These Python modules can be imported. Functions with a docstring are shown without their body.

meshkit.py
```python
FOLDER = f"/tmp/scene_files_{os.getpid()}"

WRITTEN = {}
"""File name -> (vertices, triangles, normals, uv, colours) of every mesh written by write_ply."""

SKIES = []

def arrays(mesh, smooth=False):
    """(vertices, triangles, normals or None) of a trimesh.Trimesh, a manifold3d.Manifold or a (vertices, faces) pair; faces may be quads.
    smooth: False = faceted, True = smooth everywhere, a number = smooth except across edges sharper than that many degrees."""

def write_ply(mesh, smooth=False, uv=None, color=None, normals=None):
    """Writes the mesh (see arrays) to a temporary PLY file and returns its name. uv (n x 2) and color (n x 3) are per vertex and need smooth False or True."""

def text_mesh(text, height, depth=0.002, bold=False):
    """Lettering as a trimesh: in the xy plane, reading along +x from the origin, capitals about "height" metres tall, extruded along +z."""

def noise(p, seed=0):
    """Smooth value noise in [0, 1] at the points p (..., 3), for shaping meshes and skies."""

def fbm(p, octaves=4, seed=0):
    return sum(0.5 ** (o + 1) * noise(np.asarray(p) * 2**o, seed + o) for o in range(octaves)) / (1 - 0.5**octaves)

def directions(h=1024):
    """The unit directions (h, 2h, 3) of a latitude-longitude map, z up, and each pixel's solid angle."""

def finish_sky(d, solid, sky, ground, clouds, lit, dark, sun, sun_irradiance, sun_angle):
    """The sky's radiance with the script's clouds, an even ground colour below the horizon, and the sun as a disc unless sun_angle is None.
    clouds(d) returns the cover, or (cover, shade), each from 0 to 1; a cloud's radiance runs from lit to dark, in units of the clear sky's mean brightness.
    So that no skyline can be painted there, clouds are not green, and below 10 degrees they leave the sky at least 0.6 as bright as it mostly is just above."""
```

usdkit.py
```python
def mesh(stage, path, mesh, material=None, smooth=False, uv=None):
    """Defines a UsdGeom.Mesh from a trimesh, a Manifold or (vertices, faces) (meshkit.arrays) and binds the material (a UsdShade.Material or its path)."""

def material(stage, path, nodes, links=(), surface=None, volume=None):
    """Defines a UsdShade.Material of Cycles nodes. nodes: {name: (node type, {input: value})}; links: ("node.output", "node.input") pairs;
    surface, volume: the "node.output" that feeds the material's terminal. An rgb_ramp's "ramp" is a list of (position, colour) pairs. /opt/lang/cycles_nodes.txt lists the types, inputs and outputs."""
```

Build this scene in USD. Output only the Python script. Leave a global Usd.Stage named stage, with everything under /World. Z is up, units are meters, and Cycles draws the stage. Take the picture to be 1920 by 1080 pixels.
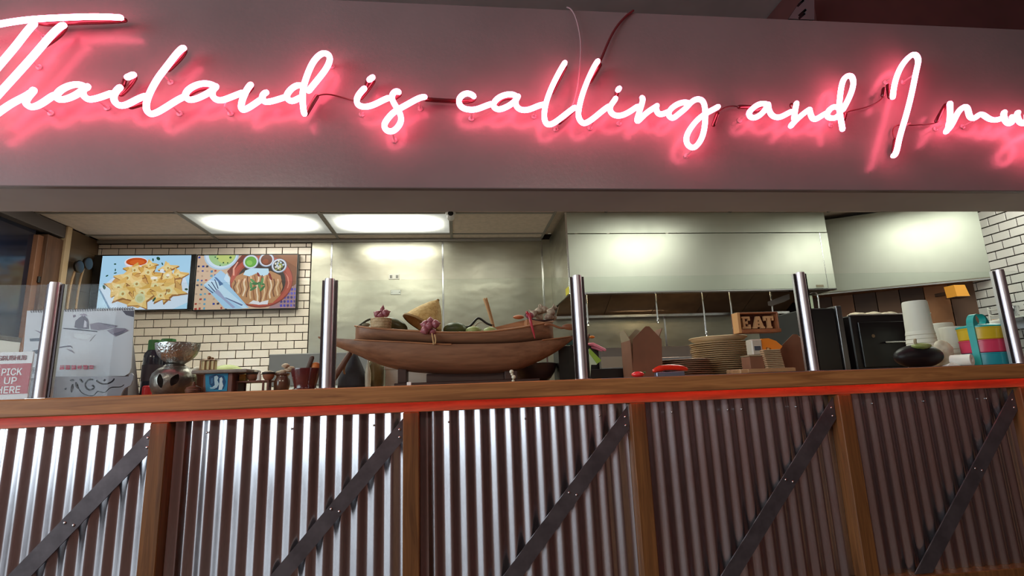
import math, random
import numpy as np, trimesh, manifold3d, usdkit, meshkit
from pxr import Usd, UsdGeom, UsdLux, UsdShade, Gf, Sdf, Vt
from scipy.interpolate import CubicSpline
from shapely.geometry import Polygon, Point, LineString, box as sbox
from shapely.ops import unary_union
from shapely import affinity

stage = Usd.Stage.CreateInMemory()
UsdGeom.SetStageUpAxis(stage, 'Z')
UsdGeom.SetStageMetersPerUnit(stage, 1.0)
UsdGeom.Xform.Define(stage, '/World')
rnd = random.Random(7)

# ------------------------------------------------------------------ camera
FPX = 986.534                                   # focal length in pixels of the 1920 wide frame
CAM = np.array([0.0, 0.0, 1.05])
R = np.array([[0.9937733596866023, 0.01587436479817135, -0.11028378901478456],
              [-0.10492683809201055, -0.19963206931414176, -0.9742368272393352],
              [-0.037481571808235914, 0.979742334210178, -0.19672338531851208]])
cam = UsdGeom.Camera.Define(stage, '/World/camera')
cam.CreateProjectionAttr('perspective')
cam.CreateHorizontalApertureAttr(36.0)
cam.CreateVerticalApertureAttr(20.25)
cam.CreateFocalLengthAttr(FPX * 36.0 / 1920.0)
cam.CreateClippingRangeAttr(Gf.Vec2f(0.05, 200.0))
cam.CreateFStopAttr(0.0)
EXPOSURE = 0.0
cam.CreateExposureAttr(EXPOSURE)
M = Gf.Matrix4d(1.0)
for i in range(3):
    M.SetRow(i, Gf.Vec4d(*R[:, i], 0.0))
M.SetRow(3, Gf.Vec4d(*CAM, 1.0))
cam.AddTransformOp().Set(M)

# ------------------------------------------------------------------ lights
def rect_light(name, centre, size, direction, color, radiance):
    """An area light of the given radiance: daylight through a dining room window, or an added fill."""
    L = UsdLux.RectLight.Define(stage, '/World/' + name)
    L.CreateWidthAttr(size[0]); L.CreateHeightAttr(size[1])
    L.CreateColorAttr(Gf.Vec3f(*color)); L.CreateIntensityAttr(radiance)
    d = np.array(direction, float); d /= np.linalg.norm(d)
    z = -d; x = np.cross([0, 0, 1.0] if abs(d[2]) < 0.9 else [0, 1.0, 0], z); x /= np.linalg.norm(x); y = np.cross(z, x)
    m = Gf.Matrix4d(1.0)
    for i, a in enumerate((x, y, z)):
        m.SetRow(i, Gf.Vec4d(*a, 0.0))
    m.SetRow(3, Gf.Vec4d(*centre, 1.0))
    L.AddTransformOp().Set(m)

DAY = (0.80, 0.92, 1.0)
rect_light('daylight_left', (-5.44, -1.75, 1.85), (6.2, 2.7), (1, 0, 0), DAY, 6.3)
# unseen fill lights added behind the camera to brighten the bar front
rect_light('added_fill_one', (-2.2, -2.6, 3.30), (1.4, 1.4), (0, 0, -1), (1.0, 0.88, 0.74), 15.0)
rect_light('added_fill_two', (1.4, -2.6, 3.30), (1.4, 1.4), (0, 0, -1), (1.0, 0.86, 0.70), 9.0)

# ------------------------------------------------------------------ pixel to world (layout measured on the photograph)
def ray(px, py):
    return R @ (np.array([px - 960.0, -(py - 540.0), -FPX]) / FPX)
def at(px, py, Y):
    d = ray(px, py)
    return CAM + d * (Y / d[1])
def atx(px, py, X):
    d = ray(px, py)
    return CAM + d * (X / d[0])
def atz(px, py, z):
    d = ray(px, py)
    return CAM + d * ((z - CAM[2]) / d[2])
def mpp(px, py, Y):
    return float((at(px + 1, py, Y) - at(px, py, Y))[0])
def mppv(px, py, Y):
    return float((at(px, py - 1, Y) - at(px, py, Y))[2])

# ------------------------------------------------------------------ naming, things and parts
counts = {}
def numbered(parent, name):
    k = (parent, name)
    n = counts.get(k, 0); counts[k] = n + 1
    return f'{parent}/{name}' if n == 0 else f'{parent}/{name}_{n:03d}'
ORIG = {}
def setd(p, **kw):
    for k, v in kw.items():
        if v:
            p.SetCustomDataByKey(k, v)
def thing(name, label, cat, loc=(0, 0, 0), group=None, kind=None):
    path = numbered('/World', name)
    x = UsdGeom.Xform.Define(stage, path)
    x.AddTranslateOp().Set(Gf.Vec3d(*map(float, loc)))
    ORIG[path] = np.array(loc, float)
    setd(x.GetPrim(), label=label, category=cat, group=group, kind=kind)
    return path
def obj(name, mesh, m, parent='/World', smooth=False, label=None, cat=None, group=None, kind=None, col=None):
    """One mesh, given in world coordinates, as a part of parent (or as a thing of its own when a label and a category are given)."""
    path = numbered(parent, name)
    o = ORIG.get(parent, np.zeros(3)); ORIG[path] = o
    v, f, n = meshkit.arrays(mesh, smooth)
    g = UsdGeom.Mesh.Define(stage, path)
    g.CreatePointsAttr(Vt.Vec3fArray.FromNumpy((v - o).astype(np.float32)))
    g.CreateFaceVertexCountsAttr(Vt.IntArray.FromNumpy(np.full(len(f), 3, np.int32)))
    g.CreateFaceVertexIndicesAttr(Vt.IntArray.FromNumpy(f.astype(np.int32).ravel()))
    g.CreateSubdivisionSchemeAttr('none')
    if n is not None:
        g.CreateNormalsAttr(Vt.Vec3fArray.FromNumpy(n.astype(np.float32))); g.SetNormalsInterpolation('vertex')
    if col is not None:
        UsdGeom.PrimvarsAPI(g).CreatePrimvar('tint', Sdf.ValueTypeNames.Color3fArray, 'vertex').Set(Vt.Vec3fArray.FromNumpy(np.asarray(col, np.float32)))
    if m is not None:
        UsdShade.MaterialBindingAPI.Apply(g.GetPrim()).Bind(m)
    setd(g.GetPrim(), label=label, category=cat, group=group, kind=kind)
    return path
def copy_of(src, loc, label=None, group=None, rotz=0.0, tilt=None):
    """Another individual that references the parts of src."""
    prim = stage.GetPrimAtPath(src)
    base = src.rsplit('/', 1)[1]
    b = base[:-4] if base[-4:-3] == '_' and base[-3:].isdigit() else base
    path = numbered('/World', b)
    x = UsdGeom.Xform.Define(stage, path)
    x.GetPrim().GetReferences().AddInternalReference(src)
    x.GetPrim().SetInstanceable(True)
    x.ClearXformOpOrder()
    x.AddTranslateOp().Set(Gf.Vec3d(*map(float, loc)))
    if tilt is not None:
        x.AddRotateXYZOp().Set(Gf.Vec3f(*tilt))
    elif rotz:
        x.AddRotateZOp().Set(float(rotz))
    setd(x.GetPrim(), label=label, category=prim.GetCustomDataByKey('category'), group=group)
    return path

# ------------------------------------------------------------------ geometry
cat_ = trimesh.util.concatenate
def T(v, f):
    return trimesh.Trimesh(np.asarray(v, float), np.asarray(f, int), process=False)
def cbox(c, s, b=0.002, rot=None):
    """A box with chamfered edges."""
    s = np.array(s, float) / 2; c = np.array(c, float)
    b = min(b, *(s * 0.49))
    if b <= 0:
        m = trimesh.creation.box(2 * s)
    else:
        P = []
        for sx in (-1, 1):
            for sy in (-1, 1):
                for sz in (-1, 1):
                    q = np.array([sx, sy, sz])
                    for k in range(3):
                        e = s - b; e[k] = s[k]
                        P.append(q * e)
        m = trimesh.convex.convex_hull(np.array(P))
    if rot is not None:
        m.apply_transform(rot)
    m.apply_translation(c)
    return m
def span(x0, x1, y0, y1, z0, z1, b=0.002):
    return cbox(((x0 + x1) / 2, (y0 + y1) / 2, (z0 + z1) / 2), (abs(x1 - x0), abs(y1 - y0), abs(z1 - z0)), b)
def hull(P):
    return trimesh.convex.convex_hull(np.array(P, float))
def rot(deg, axis, point=(0, 0, 0)):
    return trimesh.transformations.rotation_matrix(math.radians(deg), axis, point)
def lathe(prof, c=(0, 0, 0), n=32, close=True):
    p = [tuple(q) for q in prof]
    if close:
        if p[0][0] > 1e-9: p = [(0, p[0][1])] + p
        if p[-1][0] > 1e-9: p = p + [(0, p[-1][1])]
    a = np.arange(n) * 2 * math.pi / n
    V, F, idx = [], [], []
    for r, z in p:
        if r < 1e-9:
            idx.append([len(V)]); V.append((0, 0, z))
        else:
            idx.append(list(range(len(V), len(V) + n)))
            V += [(r * math.cos(t), r * math.sin(t), z) for t in a]
    for A, B in zip(idx[:-1], idx[1:]):
        for k in range(n):
            k2 = (k + 1) % n
            if len(A) == 1 and len(B) == 1: continue
            if len(A) == 1: F.append((A[0], B[k2], B[k]))
            elif len(B) == 1: F.append((A[k], A[k2], B[0]))
            else: F += [(A[k], A[k2], B[k2]), (A[k], B[k2], B[k])]
    m = T(V, F); 
    m.apply_translation(c)
    if m.volume < 0: m.invert()
    return m
def shell(outer, t):
    """Profile of a vessel: the outer wall from the foot up, and back down inside it."""
    o = list(outer)
    inner = [(max(r - t, 0.0005), max(z, o[0][1] + t)) for r, z in reversed(o)]
    return o + inner
def spline(P, per=8):
    P = np.array(P, float)
    if len(P) == 2:
        return np.linspace(P[0], P[1], per + 1)
    d = np.sqrt(np.linalg.norm(np.diff(P, axis=0), axis=1)) + 1e-9
    t = np.concatenate([[0], np.cumsum(d)])
    u = np.concatenate([np.linspace(a, b, per, endpoint=False) for a, b in zip(t[:-1], t[1:])] + [[t[-1]]])
    return CubicSpline(t, P)(u)
def tube(P, r, sides=10, dome=True):
    P = np.array(P, float); r = np.broadcast_to(np.array(r, float), (len(P),)).copy()
    if dome:
        d0 = P[0] - P[1]; d0 /= np.linalg.norm(d0); d1 = P[-1] - P[-2]; d1 /= np.linalg.norm(d1)
        P = np.vstack([P[0] + d0 * r[0] * 0.95, P[0] + d0 * r[0] * 0.7, P, P[-1] + d1 * r[-1] * 0.7, P[-1] + d1 * r[-1] * 0.95])
        r = np.concatenate([[r[0] * 0.3, r[0] * 0.72], r, [r[-1] * 0.72, r[-1] * 0.3]])
    t = np.gradient(P, axis=0); t /= np.linalg.norm(t, axis=1, keepdims=True) + 1e-12
    a = np.cross(t[0], [0, 0, 1.0] if abs(t[0][2]) < 0.9 else [1.0, 0, 0]); a /= np.linalg.norm(a)
    V = []
    ang = np.arange(sides) * 2 * math.pi / sides
    for k in range(len(P)):
        a = a - t[k] * (a @ t[k]); a /= np.linalg.norm(a) + 1e-12
        b = np.cross(t[k], a)
        V.append(P[k] + r[k] * (np.cos(ang)[:, None] * a + np.sin(ang)[:, None] * b))
    V = np.vstack(V + [P[:1], P[-1:]])
    n = len(P); F = []
    for i in range(n - 1):
        for j in range(sides):
            k = (j + 1) % sides
            F += [(i * sides + j, i * sides + k, (i + 1) * sides + k), (i * sides + j, (i + 1) * sides + k, (i + 1) * sides + j)]
    c0, c1 = n * sides, n * sides + 1
    for j in range(sides):
        k = (j + 1) % sides
        F += [(c0, k, j), (c1, (n - 1) * sides + j, (n - 1) * sides + k)]
    return T(V, F)
def ball(c, r, sub=2):
    m = trimesh.creation.icosphere(sub, 1.0)
    m.apply_scale(np.broadcast_to(r, (3,)).astype(float)) if np.ndim(r) == 0 else m.apply_transform(np.diag([*r, 1.0]))
    m.apply_translation(c)
    return m
def noisy(m, amp, scale, seed=0):
    n = meshkit.fbm(m.vertices * scale + 11.3, 3, seed) - 0.5
    m.vertices = m.vertices + m.vertex_normals * (n * 2 * amp)[:, None]
    return m
def prism(poly, depth, o, u=(1, 0, 0), v=(0, 0, 1)):
    """A flat outline in the plane of u and v at o, as thick as depth along u x v (towards the camera for the default plane)."""
    u = np.array(u, float); v = np.array(v, float); w = np.cross(u, v)
    out = []
    for g in getattr(poly, 'geoms', [poly]):
        if g.is_empty or g.area < 1e-10: continue
        m = trimesh.creation.extrude_polygon(g, depth, engine='earcut')
        p = m.vertices
        m.vertices = np.array(o) + p[:, :1] * u + p[:, 1:2] * v + p[:, 2:3] * w
        out.append(m)
    m = cat_(out)
    return m
def lettering(s, height, o, depth=0.001, bold=True, width=None, u=(1, 0, 0), v=(0, 0, 1)):
    m = meshkit.text_mesh(s, height, depth, bold)
    if width:
        m.vertices[:, 0] *= width / (m.vertices[:, 0].max() - m.vertices[:, 0].min())
    p = m.vertices.copy(); u = np.array(u, float); v = np.array(v, float); w = np.cross(u, v)
    m.vertices = np.array(o) + p[:, :1] * u + p[:, 1:2] * v + p[:, 2:3] * w
    return m

# ------------------------------------------------------------------ materials
def lin(c):
    c = np.array(c, float) / 255.0
    return np.where(c <= 0.04045, c / 12.92, ((c + 0.055) / 1.055) ** 2.4)
LOOK = '/World/Looks/'
mats = {}
def mat(name, c1, rough=0.5, metal=0.0, c2=None, scale=(8, 8, 8), lo=0.35, hi=0.65, bump=0.0, bscale=None, detail=4, spec=0.5, coat=0.0, coat_rough=0.1,
        emis=None, estr=0.0, trans=0.0, r2=None, distort=0.0):
    """A principled material whose colour, and if asked roughness and relief, vary by noise in world space."""
    if name in mats: return mats[name]
    n = {'p': ('principled_bsdf', dict(roughness=rough, metallic=metal, base_color=lin(c1), specular_ior_level=spec, coat_weight=coat, coat_roughness=coat_rough, transmission_weight=trans))}
    l = []
    if emis is not None:
        n['p'][1].update(emission_color=lin(emis), emission_strength=estr)
    if c2 is not None or bump or r2 is not None:
        n['g'] = ('geometry', {})
        n['m'] = ('mapping', dict(scale=scale))
        n['n'] = ('noise_texture', dict(scale=1.0, detail=float(detail), roughness=0.6, distortion=float(distort)))
        l += [('g.position', 'm.vector'), ('m.vector', 'n.vector')]
    if c2 is not None:
        n['r'] = ('rgb_ramp', {'ramp': [(lo, lin(c1)), (hi, lin(c2))]})
        l += [('n.fac', 'r.fac'), ('r.color', 'p.base_color')]
    if r2 is not None:
        n['mr'] = ('map_range', dict(from_min=lo, from_max=hi, to_min=rough, to_max=r2, clamp=True))
        l += [('n.fac', 'mr.value'), ('mr.result', 'p.roughness')]
    if bump:
        src = 'n.fac'
        if bscale is not None:
            n['m2'] = ('mapping', dict(scale=bscale)); n['n2'] = ('noise_texture', dict(scale=1.0, detail=3.0))
            l += [('g.position', 'm2.vector'), ('m2.vector', 'n2.vector')]; src = 'n2.fac'
        n['b'] = ('bump', dict(strength=1.0, distance=bump))
        l += [(src, 'b.height'), ('b.normal', 'p.normal')]
    mats[name] = usdkit.material(stage, LOOK + name, n, l, surface='p.BSDF')
    return mats[name]
def emitter(name, color, strength):
    if name not in mats:
        mats[name] = usdkit.material(stage, LOOK + name, {'e': ('emission', dict(color=color, strength=strength))}, [], surface='e.emission')
    return mats[name]
def pane(name, tint, base=0.006, rough=0.0):
    """A thin clear pane: sees through, and reflects more towards grazing angles, from both sides alike."""
    if name not in mats:
        mats[name] = usdkit.material(stage, LOOK + name, {
            't': ('transparent_bsdf', dict(color=tint)), 'g': ('glossy_bsdf', dict(color=(1, 1, 1), roughness=rough)),
            'f': ('layer_weight', dict(blend=0.5)), 'w': ('math', dict(math_type='power', value2=7.0)), 'a': ('math', dict(math_type='multiply_add', value2=1.0 - base, value3=base)), 'x': ('mix_closure', {})},
            [('f.facing', 'w.value1'), ('w.value', 'a.value1'), ('a.value', 'x.fac'), ('t.BSDF', 'x.closure1'), ('g.BSDF', 'x.closure2')], surface='x.closure')
    return mats[name]
def printed(name, glow=0.0, rough=0.5):
    """Flat print, or a lit screen, whose colours come with the mesh."""
    if name not in mats:
        n = {'a': ('attribute', {'attribute': 'tint'}), 'p': ('principled_bsdf', dict(roughness=rough, emission_strength=glow))}
        l = [('a.color', 'p.base_color')]
        if glow:
            l.append(('a.color', 'p.emission_color')); n['p'][1]['base_color'] = (0.01, 0.01, 0.01); l = l[1:]
        mats[name] = usdkit.material(stage, LOOK + name, n, l, surface='p.BSDF')
    return mats[name]

PAINT = mat('grey_wall_paint', (132, 118, 117), 0.25, c2=(122, 110, 109), scale=(1.5, 1.5, 1.5), spec=0.35, bump=0.0004, bscale=(60, 60, 60))
SOFFIT_UNDER = mat('soffit_underside_paint', (180, 178, 180), 0.5, c2=(170, 168, 170), scale=(2, 2, 2))
DARKCEIL = mat('dark_ceiling_paint', (196, 176, 172), 0.8, c2=(180, 162, 158), scale=(2, 2, 2))
DUCT = mat('dark_red_duct', (98, 50, 46), 0.7, c2=(84, 42, 40), scale=(3, 3, 3))
GALV = mat('galvanised_strut', (150, 152, 156), 0.4, 0.8)
STEEL = mat('kitchen_steel', (186, 182, 166), 0.27, 0.86, c2=(176, 174, 160), scale=(1.2, 1.2, 3), r2=0.35, bump=0.014, bscale=(1.4, 1.4, 2.4))
HOODST = mat('hood_steel', (206, 210, 198), 0.37, 0.92, c2=(188, 194, 182), scale=(0.9, 0.9, 0.6), r2=0.43, bump=0.004, bscale=(0.9, 0.9, 0.7))
FILTER = mat('hood_filter_steel', (134, 104, 78), 0.4, 0.3, c2=(104, 78, 58), scale=(3, 3, 3))
CHROME = mat('bright_steel', (225, 226, 228), 0.16, 1.0)
POSTM = mat('post_steel', (214, 214, 220), 0.34, 0.95, c2=(200, 200, 206), scale=(300, 300, 6), r2=0.42)
DARKSTEEL = mat('dark_brace_steel', (90, 84, 87), 0.42, 0.5, c2=(72, 66, 69), scale=(14, 14, 14))
SCREW = mat('screw_steel', (200, 200, 200), 0.25, 1.0)
CORR = mat('corrugated_galvanised', (206, 206, 210), 0.22, 1.0, c2=(180, 178, 182), scale=(14, 14, 3), r2=0.32, lo=0.4, hi=0.7)
WOODX = mat('counter_wood', (172, 118, 70), 0.45, c2=(126, 80, 46), scale=(2.5, 30, 42), lo=0.3, hi=0.7, bump=0.0006, distort=1.2, spec=0.25)
WOODZ = mat('post_wood', (122, 80, 44), 0.5, c2=(84, 52, 28), scale=(40, 40, 2.5), lo=0.3, hi=0.7, bump=0.0006, distort=1.2, spec=0.25)
APRON = mat('apron_wood', (168, 108, 70), 0.5, c2=(128, 78, 50), scale=(3, 40, 40))
TILE = mat('cream_tile', (250, 236, 222), 0.22, c2=(247, 230, 214), scale=(3, 3, 3), coat=0.3)
TILER = mat('white_tile', (214, 212, 208), 0.22, c2=(206, 204, 200), scale=(3, 3, 3), coat=0.3)
GROUT = mat('dark_grout', (38, 32, 29), 0.9, c2=(48, 41, 37), scale=(30, 30, 30))
CEILT = mat('ceiling_tile', (228, 212, 198), 0.85, c2=(214, 200, 186), scale=(20, 20, 20), bump=0.0006)
TBAR = mat('grid_bar', (150, 146, 138), 0.5)
BLACK = mat('black_plastic', (14, 13, 16), 0.3)
BLACKMETAL = mat('black_enamel', (16, 13, 17), 0.4, c2=(22, 17, 20), scale=(4, 4, 4))
FLOOR = mat('dining_floor', (84, 52, 42), 0.4, c2=(60, 38, 32), scale=(2, 12, 2))
KFLOOR = mat('kitchen_floor', (110, 84, 70), 0.6, c2=(92, 70, 60), scale=(4, 4, 4))
DWALL = mat('dining_wall', (104, 66, 58), 0.7, c2=(92, 58, 52), scale=(2, 2, 2))
GLASS = pane('guard_glass', (0.955, 0.975, 0.965))

# ------------------------------------------------------------------ main dimensions
FACE = 2.05                  # front face of the soffit
TOPZ = 1.0945                # bar top
FRONT = 2.00                 # front edge of the bar top
BARBACK = 2.66
BACK = 5.30                  # back wall of the kitchen
KC = 2.65                    # kitchen ceiling
LEFT, RIGHT = -3.41, 4.79
SZ0, SZ1 = 1.886, 2.75       # soffit
HX0, HX1, HY = 1.018, 3.56, 4.48   # hood

# ------------------------------------------------------------------ setting: dining room and kitchen shell
S = 'structure'
obj('floor', cat_([span(-5.5, 6.5, -5.0, 2.3, -0.1, 0.0, 0)]), FLOOR, kind=S, label='dark brown dining room floor in front of the bar', cat='floor')
obj('floor', span(LEFT - 0.4, RIGHT + 0.2, 2.3, BACK + 0.1, -0.1, 0.0, 0), KFLOOR, kind=S, label='kitchen floor behind the bar', cat='floor')
obj('ceiling', span(-5.5, 6.5, -5.0, BACK + 0.2, 3.35, 3.45, 0), DARKCEIL, kind=S, label='dark upper ceiling above the neon wall', cat='ceiling')
def wall_with_hole(axis, pos, a0, a1, z1, hole, th=0.1):
    h0, h1, hz0, hz1 = hole
    parts = [(a0, h0, 0, z1), (h1, a1, 0, z1), (h0, h1, 0, hz0), (h0, h1, hz1, z1)]
    out = []
    for p0, p1, q0, q1 in parts:
        out.append(span(pos - th, pos, p0, p1, q0, q1, 0) if axis == 'x' else span(p0, p1, pos - th, pos, q0, q1, 0))
    return cat_(out)
obj('wall_left', wall_with_hole('x', -5.45, -5.0, FACE, 3.35, (-4.85, 1.35, 0.5, 3.2)), DWALL, kind=S, label='dining room side wall with a wide shop window, left of the bar', cat='wall')
obj('wall_rear', span(-5.5, 6.5, -5.05, -4.95, 0, 3.35, 0), DWALL, kind=S, label='dining room wall behind the photographer', cat='wall')
obj('wall_right', span(6.4, 6.5, -5.0, FACE, 0, 3.35, 0), DWALL, kind=S, label='dining room wall on the far right of the bar', cat='wall')
# soffit that carries the neon lettering: face and underside
sf = thing('wall_front', 'grey painted wall panel above the serving hatch that carries the neon lettering', 'wall', (0, FACE, SZ0), kind=S)
obj('face_panel', span(-5.4, 6.4, FACE, FACE + 0.03, SZ0, SZ1, 0.003), PAINT, sf)
obj('underside_panel', span(-5.4, 6.4, FACE + 0.03, 2.335, SZ0 + 0.001, SZ0 + 0.03, 0.002), SOFFIT_UNDER, sf)
obj('back_panel', span(-5.4, 6.4, 2.30, 2.335, SZ0 + 0.03, SZ1, 0.002), SOFFIT_UNDER, sf)
obj('top_cap', span(-5.4, 6.4, FACE + 0.03, 2.30, SZ1 - 0.03, SZ1 - 0.001, 0.002), SOFFIT_UNDER, sf)
# ends of the front wall beside the hatch
obj('wall_front', cat_([span(-5.45, -3.6, FACE + 0.02, FACE + 0.12, 0, SZ0, 0)]), DWALL, kind=S, label='dark wall left of the serving hatch', cat='wall')
obj('wall_front', cat_([span(4.95, 6.45, FACE + 0.02, FACE + 0.12, 0, SZ0, 0)]), DWALL, kind=S, label='dark wall right of the serving hatch', cat='wall')
# kitchen ceiling: plain bed, grid bars and tiles
GX = [LEFT, -2.31, -1.15, -0.012, 0.93]
GX2 = [0.93, 1.40, 2.60, 3.60, RIGHT]
GY = [2.34, 2.70, 3.30, 3.90, 4.50, 5.12, BACK]
kc = thing('ceiling', 'suspended kitchen ceiling of pale tiles in a metal grid', 'ceiling', (0, 4, KC), kind=S)
obj('ceiling_bed', span(LEFT - 0.5, RIGHT + 0.1, 2.34, BACK + 0.1, KC + 0.05, KC + 0.1, 0), CEILT, kc)
LIGHTS = {(1, 4), (2, 4), (5, 2), (5, 1), (7, 2), (7, 1), (0, 2), (1, 2), (2, 2), (3, 2), (1, 1), (2, 1)}
ALLX = GX + GX2[1:]
for j in range(len(GY) - 1):
    for i in range(len(ALLX) - 1):
        if (i, j) in LIGHTS or (i >= 4 and GY[j] > 4.0): continue
        obj('ceiling_tile', span(ALLX[i] + 0.01, ALLX[i + 1] - 0.01, GY[j] + 0.01, GY[j + 1] - 0.01, KC + 0.004, KC + 0.02, 0.003), CEILT, kc)
for x in ALLX[1:-1]:
    obj('grid_bar', span(x - 0.012, x + 0.012, 2.34, BACK if x < 1 else HY, KC - 0.004, KC + 0.006, 0.001), TBAR, kc)
for y in GY[1:-1]:
    obj('grid_bar', span(LEFT, RIGHT if y < 4.1 else 0.93, y - 0.012, y + 0.012, KC - 0.005, KC + 0.005, 0.001), TBAR, kc)
obj('wall_trim', span(LEFT, 0.93, BACK - 0.03, BACK - 0.004, KC - 0.03, KC, 0.002), TBAR, kc)
# recessed ceiling lights: visible ones, plus unseen ones added to brighten kitchen and hood
def glow_material(name, c, s):
    mats[name] = usdkit.material(stage, LOOK + name, {'a': ('attribute', {'attribute': 'tint'}), 'e': ('emission', dict(strength=s))}, [('a.color', 'e.color')], surface='e.emission')
    return mats[name]
PANEL = glow_material('fluorescent_diffuser', None, 14.0)
FL = np.array([1.0, 1.0, 0.86])
for n, (i, j) in enumerate(sorted(LIGHTS, key=lambda q: (-q[1], q[0]))):
    x0, x1, y0, y1 = ALLX[i] + 0.014, ALLX[i + 1] - 0.014, GY[j] + 0.014, GY[j + 1] - 0.014
    lab = {0: 'lit fluorescent ceiling panel left of centre, nearest the left wall', 1: 'lit fluorescent ceiling panel beside the security camera'}.get(n, 'added fluorescent ceiling panel hidden above the hatch to brighten the kitchen')
    t = thing('ceiling_light', lab, 'light', ((x0 + x1) / 2, (y0 + y1) / 2, KC), group=None if n < 2 else 'added ceiling lights hidden behind the neon wall')
    nx, ny = 24, 12
    u, v = np.meshgrid(np.linspace(0, 1, nx + 1), np.linspace(0, 1, ny + 1), indexing='ij')
    V = np.stack([x0 + u * (x1 - x0), y0 + v * (y1 - y0), np.full_like(u, KC + 0.006)], -1).reshape(-1, 3)
    F = []
    for a in range(nx):
        for b in range(ny):
            q = a * (ny + 1) + b
            F += [(q, q + 1, q + ny + 2), (q, q + ny + 2, q + ny + 1)]
    e = np.clip(np.minimum(u, 1 - u) * 4, 0, 1) * np.clip(np.minimum(v, 1 - v) * 2.6, 0, 1)
    e = 0.03 + 0.97 * e ** 2.0
    if n == 0: e = e * 0.7
    obj('diffuser', T(V, F), PANEL, t, col=(e.reshape(-1, 1) * FL))
    obj('frame', cat_([span(x0 - 0.012, x1 + 0.012, y0 - 0.012, y0 + 0.006, KC - 0.002, KC + 0.03, 0), span(x0 - 0.012, x1 + 0.012, y1 - 0.006, y1 + 0.012, KC - 0.002, KC + 0.03, 0),
                       span(x0 - 0.012, x0 + 0.006, y0, y1, KC - 0.002, KC + 0.03, 0), span(x1 - 0.006, x1 + 0.012, y0, y1, KC - 0.002, KC + 0.03, 0)]), TBAR, t)
# back wall: tiled field on the left, steel sheets in the middle
TX1 = -1.415
wb = thing('wall_back', 'kitchen back wall, cream subway tile on the left and steel sheets to the right', 'wall', (0, BACK, 0), kind=S)
obj('wall_body', span(LEFT - 0.1, RIGHT + 0.1, BACK + 0.008, BACK + 0.12, 0, 3.3, 0), GROUT, wb)
TW, TH, GR = 0.1525, 0.0783, 0.0074
def bevel_tile(p0, u, v, w, a, b, d, e=0.0022):
    """A glazed tile: a slab a by b with bevelled face edges, proud along w."""
    u, v, w = (np.array(q, float) for q in (u, v, w))
    pts = [(0, 0, 0), (a, 0, 0), (a, b, 0), (0, b, 0), (0, 0, d - e), (a, 0, d - e), (a, b, d - e), (0, b, d - e), (e, e, d), (a - e, e, d), (a - e, b - e, d), (e, b - e, d)]
    V = [np.array(p0) + x * u + y * v + z * w for x, y, z in pts]
    F = []
    for k in range(4):
        k2 = (k + 1) % 4
        F += [(k, k2, k2 + 4), (k, k2 + 4, k + 4), (k + 4, k2 + 4, k2 + 8), (k + 4, k2 + 8, k + 8)]
    F += [(8, 9, 10), (8, 10, 11)]
    m = T(V, F)
    if np.dot(np.cross(u, v), w) < 0: m.invert()
    return m
rowtop = 2.577
r = 0
z = rowtop + TH
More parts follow.
